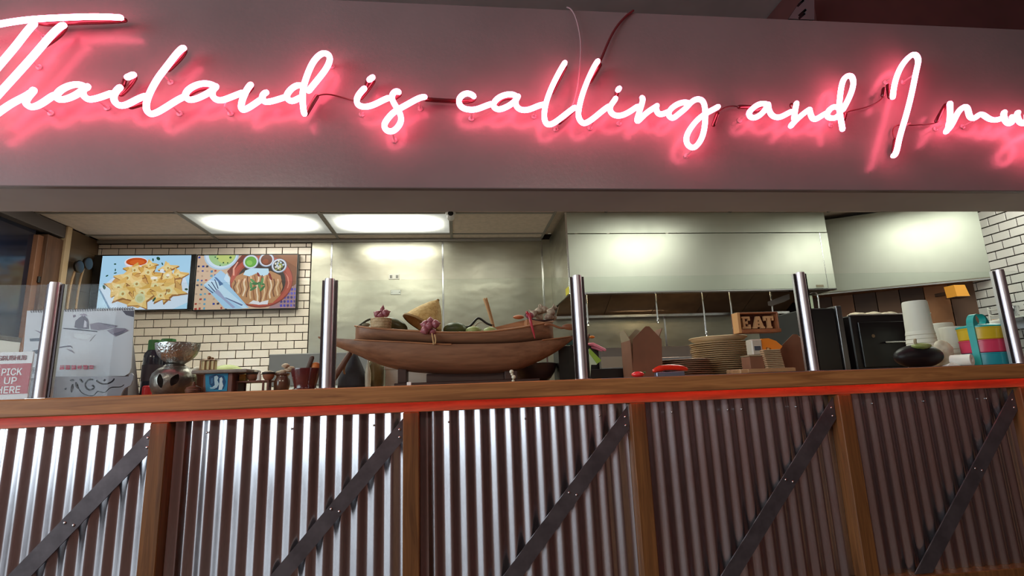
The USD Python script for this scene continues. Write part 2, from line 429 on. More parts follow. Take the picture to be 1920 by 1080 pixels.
while z > 1.05:
    z -= TH
    zt_ = min(z + TH, 2.62) - GR
    off = (-2.839 if r % 2 == 0 else -2.839 + TW / 2) - 8 * TW
    x = off
    while x < TX1:
        a, b = max(x, LEFT + 0.004), min(x + TW, TX1) - GR
        if b - a > 0.012:
            dz = rnd.uniform(0, 0.0008)
            obj('tile', bevel_tile((a, BACK + 0.008, z), (1, 0, 0), (0, 0, 1), (0, -1, 0), b - a, zt_ - z, 0.009 + dz), TILE, wb)
        x += TW
    r += 1
SX = [TX1, at(622, 480, BACK)[0], at(830, 480, BACK)[0], 0.93, 2.2, 3.5]
for a, b in zip(SX[:-1], SX[1:]):
    obj('steel_sheet', span(a + 0.003, b - 0.003, BACK - 0.004, BACK + 0.008, 0.6, KC - 0.01, 0.002), STEEL, wb)
for a in SX[1:-1]:
    obj('joint_strip', span(a - 0.009, a + 0.009, BACK - 0.009, BACK - 0.004, 0.6, KC - 0.03, 0.002), CHROME, wb)
BROWN = mat('brown_reflection', (156, 104, 66), 0.5, c2=(124, 80, 52), scale=(2.5, 2.5, 0.8), lo=0.3, hi=0.7)  # painted reflection: dining room browns mirrored in the steel corner
BROWND = mat('dark_brown_reflection', (88, 60, 44), 0.6, c2=(70, 48, 36), scale=(3, 3, 3))
# left wall: steel piece next to the back wall, cream corner trim, doorway with dark glass
wl = thing('wall_left', 'brownish steel end wall of the kitchen beside the menu screens', 'wall', (LEFT, 5.1, 0), kind=S)
LSTEEL = mat('brown_steel_sheet', (156, 132, 104), 0.3, 0.6, c2=(128, 106, 86), scale=(2, 2, 3), r2=0.4, bump=0.004, bscale=(2, 2, 3))
obj('steel_sheet', span(LEFT - 0.06, LEFT, 4.90, BACK + 0.01, 0.3, KC, 0.002), LSTEEL, wl)
for zz in (2.12, 2.36, 2.50):
    obj('seam_strip', span(LEFT, LEFT + 0.004, 4.92, BACK, zz, zz + 0.008, 0.001), LSTEEL, wl)
CREAM = mat('cream_trim', (222, 196, 158), 0.5)
obj('trim_1', span(LEFT - 0.05, LEFT + 0.03, 4.84, 4.90, 0, KC, 0.004), CREAM, kind=S, label='cream upright corner trim beside the dark glass door', cat='trim')
d1 = thing('door_1', 'dark blue glazed door with a wooden frame at the left end of the kitchen', 'door', (LEFT, 4.0, 0), kind=S)
DFRAME = mat('door_frame_wood', (124, 88, 66), 0.5, c2=(96, 68, 52), scale=(20, 20, 3))
DBLUE = mat('dark_blue_glass', (30, 44, 74), 0.12, c2=(18, 22, 40), scale=(0.8, 0.8, 1.6), coat=0.6)
DWHITE = mat('white_door_panel', (222, 224, 232), 0.4)
DGREY = mat('grey_beam', (96, 90, 90), 0.5)
obj('jamb', span(LEFT - 0.07, LEFT + 0.01, 4.66, 4.84, 0, 2.52, 0.004), DFRAME, d1)
obj('jamb', span(LEFT - 0.07, LEFT - 0.02, 4.60, 4.66, 0, 2.50, 0.004), mat('door_stop_wood', (150, 104, 78), 0.5), d1)
obj('glass_panel', span(LEFT - 0.08, LEFT - 0.06, 2.4, 4.62, 1.62, 2.54, 0), DBLUE, d1)
obj('lower_panel', span(LEFT - 0.09, LEFT - 0.04, 2.4, 4.62, 0, 1.60, 0.004), DWHITE, d1)
obj('mid_rail', span(LEFT - 0.09, LEFT - 0.035, 2.4, 4.62, 1.60, 1.635, 0.004), DGREY, d1)
obj('head_beam', span(LEFT - 0.10, LEFT + 0.015, 2.34, 4.86, 2.54, KC, 0.004), DGREY, d1)
obj('hinge', lathe([(0.012, 0), (0.012, 0.05)], (LEFT - 0.012, 4.655, 2.1), 10), BLACK, d1)
# right wall: white subway tile
wr = thing('wall_right', 'white subway tiled end wall on the right of the kitchen', 'wall', (RIGHT, 3.6, 0), kind=S)
obj('wall_body', span(RIGHT + 0.008, RIGHT + 0.1, 2.34, BACK, 0, 3.3, 0), GROUT, wr)
zc = atx(1858, 510, RIGHT)
r = 0
z = KC + TH * 0.4
while z > 1.02:
    z -= TH
    y = 4.50 + (0 if r % 2 else TW / 2)
    while y > 3.2:
        obj('tile', bevel_tile((RIGHT + 0.008, y - TW + GR, z), (0, 1, 0), (0, 0, 1), (-1, 0, 0), TW - 0.0095, TH - 0.0095, 0.009), TILER, wr)
        y -= TW
    r += 1
# overhead in the dining room: dark red duct and a slotted strut on top of the neon wall
g0 = at(1527, 20, 2.36)
obj('trim_2', span(g0[0], 6.3, 2.36, 3.0, 2.78, 3.34, 0.004), DUCT, kind=S, label='dark red boxed duct above the right end of the neon wall', cat='duct')
tg = thing('wall_bracket', 'grey slotted metal strut above the neon wall beside the dark red duct', 'bracket', (g0[0] - 0.08, 2.25, SZ1))
pl = at(1478, 36, 2.25); pr_ = at(1526, 38, 2.25); pt = at(1526, -20, 2.25); pq = at(1515, -20, 2.25)
strut = Polygon([(pl[0], pl[2]), (pr_[0], pr_[2]), (pt[0], pt[2]), (pq[0], pq[2])])
slots = unary_union([LineString([at(x0, y0, 2.25)[[0, 2]], at(x1, y1, 2.25)[[0, 2]]]).buffer(0.006) for x0, y0, x1, y1 in ((1495, 12, 1506, 1), (1498, 30, 1510, 19), (1498, 35, 1508, 26))])
obj('strut_plate', prism(strut.difference(slots), 0.004, (0, 2.25, 0)), GALV, tg)
obj('strut_back', prism(strut, 0.003, (0, 2.262, 0)), BLACK, tg)
obj('base_foot', span(pl[0], pr_[0], 2.22, 2.29, SZ1 - 0.001, SZ1 + 0.03, 0.003), GALV, tg)

# ------------------------------------------------------------------ the bar: worktop, front, corrugated panels, posts and braces
ct = thing('countertop', 'long brown wooden bar top with a thick front edge', 'counter', (0.6, 2.3, 1.0325))
obj('slab', span(-3.4, 4.7, FRONT + 0.001, BARBACK, 1.050, TOPZ, 0.004), WOODX, ct)
obj('inlaid_strip', span(0.56, 3.4, 2.003, 2.012, TOPZ - 0.003, TOPZ + 0.0002, 0.0003), GALV, ct)
obj('front_edge', span(-3.4, 4.7, FRONT, FRONT + 0.024, 1.0325, TOPZ - 0.0005, 0.004), WOODX, ct)
PX = [(-1.082 - 0.846, -1.024 - 0.846), (-1.082, -1.024), (-0.195, -0.138), (0.685, 0.744), (1.566, 1.628), (2.412, 2.472), (2.412 + 0.86, 2.472 + 0.86)]
PX = [((a + b) / 2 - 0.030, (a + b) / 2 + 0.030) for a, b in PX]
bf = thing('bar_front', 'bar front of corrugated metal bays between wooden posts with steel diagonals', 'bar', (0.4, 2.1, 0))
APZ = 0.9955
RAILZ = 0.288
obj('carcass', span(-3.35, 4.65, 2.17, 2.60, 0.0, 1.050, 0), BLACKMETAL, bf)
obj('apron', span(-3.35, 4.65, 2.068, 2.17, APZ, 1.050, 0.002), APRON, bf)
obj('bottom_rail', span(-3.35, 4.65, 2.068, 2.17, 0.06, RAILZ, 0.003), WOODZ, bf)
for a, b in PX:
    obj('post', span(a, b, 2.060, 2.165, RAILZ, APZ, 0.003), WOODZ, bf)
PITCH = 0.0599
first = [0, 272, 328, 793, 1212, 1614, 0]
def corrugated(x0, x1, ph):
    n = int((x1 - x0) / PITCH * 14)
    xs = np.linspace(x0, x1, n)
    t = ((xs - ph) / PITCH) % 1.0
    tt = np.linspace(0, 1, 241)
    slope = np.tanh(2.0 * np.sin(2 * math.pi * (tt + 0.25))) / math.tanh(2.0) * 0.47
    prof = np.concatenate([[0], np.cumsum((slope[1:] + slope[:-1]) / 2) / 240]) * PITCH
    y = 2.118 + np.interp(t, tt, prof - prof.mean())
    V = [(x, yy, APZ - 0.0005) for x, yy in zip(xs, y)] + [(x, yy, RAILZ + 0.0005) for x, yy in zip(xs, y)]
    V += [(x, yy + 0.0012, z) for z in (APZ - 0.0005, RAILZ + 0.0005) for x, yy in zip(xs, y)]
    F = []
    for i in range(n - 1):
        F += [(i, n + i, n + i + 1), (i, n + i + 1, i + 1), (2 * n + i, 3 * n + i + 1, 3 * n + i), (2 * n + i, 2 * n + i + 1, 3 * n + i + 1), (i, i + 1, 2 * n + i + 1), (i, 2 * n + i + 1, 2 * n + i)]
    return T(V, F)
for k in range(6):
    x0, x1 = PX[k][1], PX[k + 1][0]
    ph = at(first[k], 795, 2.11)[0] if first[k] else x0
    obj('corrugated_panel', corrugated(x0 + 0.001, x1 - 0.001, ph), CORR, bf, smooth=40)
    # fixing screws along the top edge
    for fr in (0.16, 0.5, 0.52, 0.86):
        if k in (1, 2, 3, 4):
            xx = ph + round((x0 + fr * (x1 - x0) - ph) / PITCH) * PITCH - 0.022
            obj('panel_screw', ball((xx, 2.108, 0.955 - 0.003), (0.0042, 0.003, 0.0042), 1), SCREW, bf, smooth=True)
# diagonal braces, from the top right of each bay down to the left
BR = np.array([-0.461, -0.523]); BR /= np.linalg.norm(BR)
for k in range(6):
    xr = PX[k + 1][0] - 0.001
    top_u = np.array([xr - 0.002, 0.985]); low = np.array([xr - 0.002, 0.898])
    if k == 1: top_u = np.array([xr - 0.0, 0.975]); low = np.array([xr, 0.893])
    L_ = (top_u[1] - RAILZ - 0.002) / -BR[1]; L2 = (low[1] - RAILZ - 0.002) / -BR[1]
    P = Polygon([top_u, top_u + BR * L_, low + BR * L2, low])
    br = obj('diagonal_brace', prism(P, 0.005, (0, 2.092, 0)), DARKSTEEL, bf)
    nrm = np.array([-BR[1], BR[0]])
    sc = [top_u + np.array([-0.014, -0.042]), low + np.array([-0.014, 0.012])]
    mid = (top_u + low) / 2 + BR * 0.36
    sc += [mid + nrm * 0.014 + BR * 0.0, mid - nrm * 0.014 + BR * 0.012]
    for q in sc:
        obj('brace_screw', ball((q[0], 2.0865, q[1]), (0.0052, 0.0035, 0.0052), 1), SCREW, br, smooth=True)
# red light strip under the overhang
RED = emitter('red_led', (1.0, 0.035, 0.012), 9.0)
LEDC = mat('led_channel', (160, 160, 160), 0.5, 0.6)
ls = thing('led_strip', 'red glowing light strip under the front overhang of the bar top', 'light strip', (0.4, 2.02, 1.03))
obj('channel', span(-3.3, 4.6, 2.026, 2.042, 1.0465, 1.0500, 0), LEDC, ls)
obj('light_tube', span(-3.3, 4.6, 2.028, 2.040, 1.0430, 1.0465, 0), RED, ls)

# ------------------------------------------------------------------ glass guard on the bar top
GYY = 2.10
PZ1 = 1.517
POX = [-1.480, -0.485, 0.510, 1.504, 2.478]
cap = mat('post_dark_inset', (60, 54, 56), 0.35, 0.8)
prof = unary_union([Point(0, -0.004).buffer(0.0195, 12), sbox(-0.028, 0.000, 0.028, 0.014)])
prof = prof.difference(unary_union([sbox(-0.0225, -0.006, -0.0195, 0.005), sbox(0.0195, -0.006, 0.0225, 0.005)])).buffer(0)
gg = thing('glass_guard', 'glass guard of clear panes between polished steel posts along the bar top', 'glass guard', (0.5, GYY, TOPZ))
for x in POX:
    m = trimesh.creation.extrude_polygon(prof, PZ1 - TOPZ, engine='earcut'); m.apply_translation((x, GYY, TOPZ))
    t = obj('post', m, POSTM, gg, smooth=35)
    c = trimesh.creation.extrude_polygon(Point(0, -0.004).buffer(0.0185, 12), 0.004, engine='earcut'); c.apply_translation((x, GYY, PZ1))
    obj('end_cap', c, POSTM, t, smooth=35)
    obj('base_plate', span(x - 0.036, x + 0.030, GYY - 0.026, GYY + 0.018, TOPZ, TOPZ + 0.003, 0.0005), CHROME, t)
    for sx in (-1, 1):
        obj('glazing_channel', span(x + sx * 0.0255 - 0.0035, x + sx * 0.0255 + 0.0035, GYY - 0.0055, GYY - 0.0005, TOPZ + 0.004, PZ1 - 0.001, 0), cap, t)
edges = [-2.45] + POX + [3.45]
for k in range(6):
    x0, x1 = edges[k] + 0.029, edges[k + 1] - 0.029
    obj('glass_pane', span(x0, x1, GYY + 0.001, GYY + 0.007, TOPZ + 0.001, PZ1 - 0.001, 0.0012), GLASS, gg)

# ------------------------------------------------------------------ stainless hood over the cooking line
def P2(pts, Y):
    return Polygon([tuple(at(x, y, Y)[[0, 2]]) for x, y in pts])
HZ0 = at(1300, 547, HY)[2]
HZS = at(1300, 437, HY)[2]
hd = thing('extraction_hood', 'long stainless kitchen hood with filters and nozzle pipes beneath', 'hood', ((HX0 + HX1) / 2, HY, HZ0))
obj('front_panel', span(HX0, HX1, HY, HY + 0.02, HZ0 + 0.012, HZS - 0.003, 0.002), HOODST, hd)
obj('upper_panel', span(HX0, HX1, HY + 0.004, HY + 0.02, HZS + 0.003, KC, 0.002), HOODST, hd)
obj('front_lip', span(HX0 - 0.004, HX1 + 0.004, HY - 0.006, HY + 0.05, HZ0 - 0.004, HZ0 + 0.012, 0.003), CHROME, hd)
obj('side_panel', span(HX0, HX0 + 0.015, HY + 0.02, BACK - 0.006, HZ0, KC, 0.002), STEEL, hd)
obj('side_panel', span(HX1 - 0.015, HX1, HY + 0.02, BACK - 0.006, HZ0, KC, 0.002), STEEL, hd)
obj('corner_strip', span(HX0 - 0.004, HX0 + 0.012, HY - 0.004, HY + 0.004, HZ0 + 0.012, KC, 0.001), CHROME, hd)
obj('corner_strip', span(HX1 - 0.085, HX1 - 0.080, HY - 0.003, HY + 0.002, HZ0 + 0.012, HZS, 0.001), CHROME, hd)
obj('name_plate', span(HX1 - 0.20, HX1 - 0.125, HY - 0.004, HY + 0.001, HZ0 + 0.022, HZ0 + 0.045, 0.001), mat('name_plate_metal', (150, 140, 120), 0.4, 0.8), hd)
for q in (1010, 1060, 1120, 1230):
    p = at(q + 20, 437, HY)
    obj('seam_clip', span(p[0] - 0.014, p[0] + 0.014, HY - 0.004, HY + 0.004, HZS - 0.004, HZS + 0.004, 0.001), STEEL, hd)
# back filters, sloping from the rail on the back wall up to the front, in separate panels
RZ = at(1200, 592, BACK - 0.1)[2]
nf = 5
for k in range(nf):
    a = HX0 + 0.02 + (HX1 - HX0 - 0.04) * k / nf; b = HX0 + 0.02 + (HX1 - HX0 - 0.04) * (k + 1) / nf - 0.006
    v0, v1 = (BACK - 0.06, RZ + 0.02), (HY + 0.16, HZ0 + 0.22)
    obj('filter_panel', hull([(x, y, z + d) for x in (a, b) for (y, z) in (v0, v1) for d in (0, 0.02)]), FILTER, hd)
hl = obj('lamp_housing', span(1.9, 2.4, HY + 0.10, HY + 0.22, HZ0 + 0.22, HZ0 + 0.26, 0.004), STEEL, hd)
obj('lamp_tube', tube([(1.93, HY + 0.16, HZ0 + 0.205), (2.37, HY + 0.16, HZ0 + 0.205)], 0.013, 10), emitter('warm_hood_lamp', (1.0, 0.74, 0.46), 75.0), hl, smooth=True)
obj('drip_rail', span(HX0 + 0.005, HX1 - 0.005, BACK - 0.10, BACK - 0.012, RZ - 0.014, RZ + 0.018, 0.004), CHROME, hd)
for i, (x0, y0, x1, y1) in enumerate(((1099, 552, 1103, 612), (1229, 552, 1234, 607), (1317, 551, 1325, 632), (1367, 549, 1376, 622), (1447, 548, 1451, 600))):
    Yp = HY + 0.28
    a = at(x0, y0, Yp); b = at(x1, y1, Yp)
    p = obj('nozzle_pipe', tube([(b[0], Yp, b[2] + 0.05), (b[0], Yp, HZ0 + 0.20)], 0.0095, 10), CHROME, hd, smooth=40)
    obj('nozzle', lathe([(0.006, 0), (0.010, 0.006), (0.007, 0.02), (0.012, 0.026), (0.012, 0.05), (0.008, 0.056)], (b[0], Yp, b[2]), 12), CHROME, p, smooth=40)
YEL = mat('yellow_tag', (224, 208, 60), 0.5)
tg = at(1059, 548, HY)
obj('yellow_tag', span(HX0 - 0.008, HX0 - 0.003, HY + 0.01, HY + 0.13, HZ0 + 0.005, HZ0 + 0.07, 0.001), YEL, label='small yellow tag on the left end of the kitchen hood', cat='tag')
# angled steel hood that closes the corner on the right
A0 = np.array([HX1 + 0.004, 4.80]); A1 = np.array([RIGHT - 0.002, 4.115])
ah = thing('corner_hood', 'plain steel canopy set at an angle between the main hood and the tiled wall', 'hood', (A0[0], A0[1], 1.90))
dv = (A1 - A0) / np.linalg.norm(A1 - A0); nv = np.array([-dv[1], dv[0]])
def slab(p, q, n, th, z0, z1):
    return hull([(x + n[0] * t, y + n[1] * t, z) for (x, y) in (p, q) for t in (0, th) for z in (z0, z1)])
obj('face_panel', slab(A0, A1, nv, 0.02, 1.905, KC), HOODST, ah)
obj('lower_edge', slab(A0 - nv * 0.004, A1 - nv * 0.004, nv, 0.03, 1.893, 1.905), CHROME, ah)
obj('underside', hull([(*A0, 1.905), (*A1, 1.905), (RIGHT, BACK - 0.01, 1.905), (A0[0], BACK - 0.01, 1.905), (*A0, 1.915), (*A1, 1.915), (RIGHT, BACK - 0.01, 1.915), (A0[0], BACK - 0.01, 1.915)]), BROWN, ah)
# corner below the canopy: board tones stand in for the restaurant mirrored in steel
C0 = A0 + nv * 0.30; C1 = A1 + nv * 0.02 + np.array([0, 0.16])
cw = thing('wall_back', 'boards painted as the restaurant reflection in the steel below the angled canopy', 'wall', (C0[0], C0[1], 0.9), kind='structure')
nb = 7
tones = [BROWND, BROWN, BROWND, mat('mid_brown_reflection', (104, 72, 50), 0.5, c2=(88, 60, 44), scale=(3, 3, 1)), BROWND, BROWN, mat('mid_brown_reflection', (0, 0, 0))]
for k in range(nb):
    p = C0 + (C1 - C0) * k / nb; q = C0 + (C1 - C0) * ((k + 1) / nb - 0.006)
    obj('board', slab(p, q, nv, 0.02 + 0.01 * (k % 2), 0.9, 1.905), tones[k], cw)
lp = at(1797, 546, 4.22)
t = thing('wall_lamp', 'small amber box lamp on the painted brown reflection near the last post', 'lamp', (lp[0], 4.2, lp[2]))
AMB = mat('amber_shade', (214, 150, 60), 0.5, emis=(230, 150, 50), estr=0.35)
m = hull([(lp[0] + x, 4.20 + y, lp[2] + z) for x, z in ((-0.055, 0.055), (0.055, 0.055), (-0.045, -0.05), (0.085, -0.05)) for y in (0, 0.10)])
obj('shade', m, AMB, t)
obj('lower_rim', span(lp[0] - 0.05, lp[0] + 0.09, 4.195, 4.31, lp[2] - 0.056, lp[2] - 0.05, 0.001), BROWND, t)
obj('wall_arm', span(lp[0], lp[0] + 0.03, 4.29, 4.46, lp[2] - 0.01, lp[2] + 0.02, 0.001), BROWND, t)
# grey equipment along the back wall and on the left, standing on a steel back table
bt = thing('prep_table', 'steel back table along the kitchen wall, mostly hidden by the bar', 'table', (0, 4.9, 0))
TBZ = 1.10
for a, b in ((LEFT + 0.02, 0.0), (0.02, 3.50)):
    obj('table_top', span(a, b, 4.62, BACK - 0.012, TBZ - 0.03, TBZ, 0.003), STEEL, bt)
for x in (LEFT + 0.06, -1.7, -0.05, 0.06, 1.8, 3.46):
    for y in (4.66, 5.22):
        obj('leg', span(x - 0.02, x + 0.02, y - 0.02, y + 0.02, 0, TBZ - 0.03, 0.002), STEEL, bt)
GREYM = mat('grey_enamel', (118, 116, 116), 0.5, 0.3)
WHITEP = mat('white_paper', (232, 230, 226), 0.7)
g0 = at(512, 666, 4.9); g1 = at(708, 690, 4.9)
t = thing('grill_cover', 'grey metal box on the back table behind the mortar and the boat', 'kitchen equipment', ((g0[0] + g1[0]) / 2, 4.9, TBZ))
obj('cover', span(g0[0], g1[0], 4.80, 5.10, TBZ + 0.085, g0[2], 0.006), GREYM, t)
obj('pale_base', span(g0[0] + 0.05, g1[0] - 0.03, 4.82, 5.08, TBZ, TBZ + 0.085, 0.003), WHITEP, t)
g0 = at(1131, 651, 4.9); g1 = at(1420, 668, 4.9)
t = thing('cooking_range', 'dark cooking range against the steel wall under the hood', 'kitchen equipment', ((g0[0] + g1[0]) / 2, 4.9, TBZ))
obj('range_back', span(g0[0], g1[0] + 0.4, 5.0, 5.2, TBZ, g0[2], 0.005), mat('range_grey', (96, 86, 84), 0.5, 0.4), t)
obj('range_top', span(g0[0], g1[0] + 0.4, 4.66, 5.0, TBZ, g1[2] + 0.005, 0.005), mat('range_front', (132, 126, 130), 0.45, 0.5), t)
# second worktop closer to the bar on the right
w2 = thing('prep_table', 'steel side table behind the bar that carries the black ovens', 'table', (3.1, 3.0, 0))
obj('table_top', span(1.7, 4.2, 2.72, 3.4, 1.045, 1.075, 0.003), STEEL, w2)
for x in (1.75, 4.15):
    for y in (2.76, 3.36):
        obj('leg', span(x - 0.02, x + 0.02, y - 0.02, y + 0.02, 0, 1.045, 0.002), STEEL, w2)
# black ovens
OY = 2.80
o0 = at(1521, 578, OY); o1 = at(1572, 578, OY)
t = thing('oven', 'tall narrow black oven with a steel edge, next to the second last post', 'oven', ((o0[0] + o1[0]) / 2, OY, 1.075))
b0 = at(1527, 690, OY)
obj('body', span(b0[0], at(1582, 690, OY)[0], OY, OY + 0.5, 1.075, o0[2], 0.006), BLACKMETAL, t)
e0 = at(1583, 690, OY)[0]
obj('edge_strip', span(e0, e0 + 0.035, OY - 0.01, OY + 0.4, 1.075, o0[2] + 0.01, 0.003), mat('oven_edge_steel', (120, 118, 120), 0.35, 0.9), t)
o0 = at(1590, 592, OY); o1 = at(1745, 592, OY); q0 = at(1605, 690, OY)[0]; q1 = at(1765, 690, OY)[0]
t = thing('oven', 'wide black oven with a pale top edge and bar handle, left of the foam cups', 'oven', ((q0 + q1) / 2, OY, 1.075))
obj('body', span(q0 + 0.01, q1, OY, OY + 0.5, 1.075, o0[2], 0.006), BLACKMETAL, t)
obj('top_edge', span(q0 + 0.01, q1, OY - 0.006, OY + 0.01, o0[2] - 0.002, o0[2] + 0.006, 0.002), mat('oven_trim', (168, 160, 158), 0.35, 0.7), t)
obj('door', span(q0 + 0.05, q1 - 0.02, OY - 0.012, OY, 1.12, o0[2] - 0.04, 0.004), BLACK, t)
hz = at(1680, 642, OY)[2]
h = obj('handle', tube([(q0 + 0.18, OY - 0.04, hz), (q1 - 0.04, OY - 0.04, hz)], 0.0045, 8), CHROME, t, smooth=40)
for x in (q0 + 0.20, q1 - 0.06):
    obj('handle_bracket', span(x - 0.006, x + 0.006, OY - 0.04, OY - 0.01, hz - 0.005, hz + 0.005, 0.001), BLACK, h)
obj('knob', lathe([(0.010, 0), (0.010, 0.012)], (0, 0, 0), 12).apply_transform(trimesh.transformations.translation_matrix((q0 + 0.13, OY - 0.002, hz + 0.04)) @ rot(90, (1, 0, 0))), mat('oven_knob', (120, 96, 70), 0.4), t)
PAPER = mat('crumpled_paper', (214, 200, 176), 0.8, c2=(196, 180, 156), scale=(30, 30, 30))
for i, (x, w) in enumerate(((1606, 15), (1634, 16), (1660, 20))):
    c = at(x, 589, OY + 0.1); s = mpp(x, 589, OY)
    m = noisy(ball((c[0], OY + 0.1, o0[2] + 0.014), (w * s, 0.05, 0.015), 3), 0.010, 30, i)
    m.vertices[:, 2] = np.maximum(m.vertices[:, 2], o0[2] + 0.0005)
    obj('paper_wad', m, PAPER, smooth=True, label=f'crumpled {["small left", "middle", "large right"][i]} wad of pale paper on the wide black oven', cat='paper', group='paper wads on the oven')
# things hung at the right end of the hood
b0 = at(1459, 562, HY + 0.30)
t = thing('cleaver', 'grey flat blade hanging at a slant from a pipe under the hood', 'utensil', (b0[0], HY + 0.30, b0[2]))
obj('blade', prism(P2([(1439, 566), (1470, 554), (1479, 551), (1480, 561), (1470, 566), (1446, 574), (1440, 573)], HY + 0.24), 0.008, (0, HY + 0.24, 0)), mat('grey_blade', (150, 140, 136), 0.4, 0.6), t)
c0, c1 = at(1514, 554, HY + 0.06), at(1527, 580, HY + 0.06)
t = thing('wall_switch_box', 'pale green box with a bent steel pipe below the right end of the hood', 'switch box', (c0[0], HY + 0.06, c1[2]))
obj('box', span(c0[0], c1[0], HY + 0.06, HY + 0.12, c1[2], c0[2], 0.003), mat('pale_green_box', (184, 196, 170), 0.5), t)
e = [at(x, y, HY + 0.06) for x, y in ((1520, 550), (1529, 549), (1533, 556), (1536, 578))]
obj('pipe', tube(spline(e, 5), 0.008, 8), CHROME, t, smooth=40)
# outlets and camera
PLATE = mat('outlet_plate', (206, 204, 194), 0.4)
for i, (x, y, w, h, lab) in enumerate(((739, 519, 20, 10, 'upper pale outlet plate with two sockets on the steel wall'), (742, 548, 19, 9, 'lower blank steel plate with two screws on the steel wall'))):
    c = at(x, y, BACK - 0.004); s = mpp(x, y, BACK)
    t = thing('outlet_plate', lab, 'outlet', (c[0], BACK - 0.004, c[2]))
    obj('plate', span(c[0] - w * s / 2, c[0] + w * s / 2, BACK - 0.012, BACK - 0.004, c[2] - h * s / 2, c[2] + h * s / 2, 0.002), PLATE if i == 0 else mat('blank_plate', (170, 170, 164), 0.3, 0.8), t)
    for dx in (-0.28, 0.28):
        if i == 0:
            obj('socket', span(c[0] + (dx - 0.11) * w * s, c[0] + (dx + 0.11) * w * s, BACK - 0.0145, BACK - 0.012, c[2] - 0.3 * h * s, c[2] + 0.3 * h * s, 0.001), mat('socket_face', (120, 118, 112), 0.4), t)
        else:
            obj('screw', ball((c[0] + dx * 1.35 * w * s, BACK - 0.0125, c[2]), 0.0055, 1), SCREW, t, smooth=True)
ch = at(845, 405, 4.44)
t = thing('security_camera', 'small white dome camera with a black lens beside the ceiling light', 'camera', (ch[0], 4.44, KC))
WP = mat('white_plastic', (226, 226, 222), 0.35)
obj('base', lathe([(0.040, KC - 0.022), (0.046, KC - 0.012), (0.046, KC - 0.004)], (ch[0], 4.48, 0), 20), WP, t, smooth=40)
m = lathe([(0.026, 0), (0.034, 0.008), (0.034, 0.06), (0.024, 0.075)], (0, 0, 0), 20); m.apply_transform(rot(90, (1, 0, 0))); m.apply_transform(rot(-14, (1, 0, 0))); m.apply_translation((0, 0, 0))
m.apply_translation((ch[0], 4.50, ch[2] + 0.0) - np.array([0, 0, 0.0]))
obj('housing', m, WP, t, smooth=40)
l = lathe([(0.024, 0), (0.024, 0.006), (0.012, 0.010)], (0, 0, 0), 18); l.apply_transform(rot(90, (1, 0, 0))); l.apply_transform(rot(-14, (1, 0, 0)))
d = rot(-14, (1, 0, 0))[:3, :3] @ np.array([0, -0.074, 0]); l.apply_translation(np.array([ch[0], 4.50, ch[2]]) + d)
obj('lens', l, BLACK, t, smooth=40)
# ladles hanging on the brown steel wall at the left
for i, (xt, yt, xb, yb) in enumerate(((144, 500, 143, 572), (161, 494, 163, 572))):
    a = atx(xt, yt, LEFT + 0.05); b = atx(xb + (4 if i else 0), yb, LEFT + 0.05)
    t = thing('ladle', ['long ladle with a round black head, hung nearer the cream trim', 'long ladle with a round black head, hung nearer the menu screen'][i], 'ladle', (LEFT + 0.05, a[1], b[2] - 0.3), group='ladles on the left kitchen wall')
    obj('handle', tube(spline([(LEFT + 0.03, a[1], 1.55), (LEFT + 0.035, a[1], a[2] - 0.06), (LEFT + 0.05, a[1] + 0.02, a[2] - 0.005)], 6), 0.009, 8), mat('ladle_handle', (206, 170, 128), 0.4), t, smooth=40)
    m = lathe([(0.012, 0), (0.052, 0.008), (0.058, 0.03), (0.05, 0.034)], (0, 0, 0), 20); m.apply_transform(rot(90, (0, 1, 0))); m.apply_translation((LEFT + 0.045, a[1], a[2]))
    obj('head', m, BLACK, t, smooth=40)
    obj('wall_hook', span(LEFT, LEFT + 0.04, a[1] - 0.006, a[1] + 0.006, 1.56, 1.575, 0.001), CHROME, t)
# shelf with steel bowls on the right tiled wall
sy = at(1893, 598, 3.55)
t = thing('wall_shelf', 'steel shelf on the tiled wall at the right edge, carrying bowls', 'shelf', (RIGHT - 0.1, 3.6, sy[2]))
sx = atx(1893, 598, RIGHT - 0.16)
SHZ = sx[2]
obj('shelf_board', span(RIGHT - 0.30, RIGHT - 0.002, 3.1, sx[1] + 0.12, SHZ - 0.015, SHZ, 0.003), CHROME, t)
for y in (3.2, sx[1]):
    obj('bracket', hull([(RIGHT - 0.002, y, SHZ - 0.12), (RIGHT - 0.002, y, SHZ - 0.015), (RIGHT - 0.26, y, SHZ - 0.015), (RIGHT - 0.002, y + 0.01, SHZ - 0.12), (RIGHT - 0.002, y + 0.01, SHZ - 0.015), (RIGHT - 0.26, y + 0.01, SHZ - 0.015)]), CHROME, t)
for i, (y, r_, h_) in enumerate(((sx[1] - 0.28, 0.11, 0.09), (sx[1] - 0.02, 0.07, 0.10))):
    pr_ = shell([(r_ * 0.45, 0), (r_ * 0.8, h_ * 0.35), (r_, h_)], 0.004)
    obj('steel_bowl', lathe(pr_, (RIGHT - 0.17, y, SHZ), 24), CHROME, smooth=50, label=['wide steel bowl on the wall shelf at the right edge', 'small deep steel bowl at the left end of the wall shelf'][i], cat='bowl')

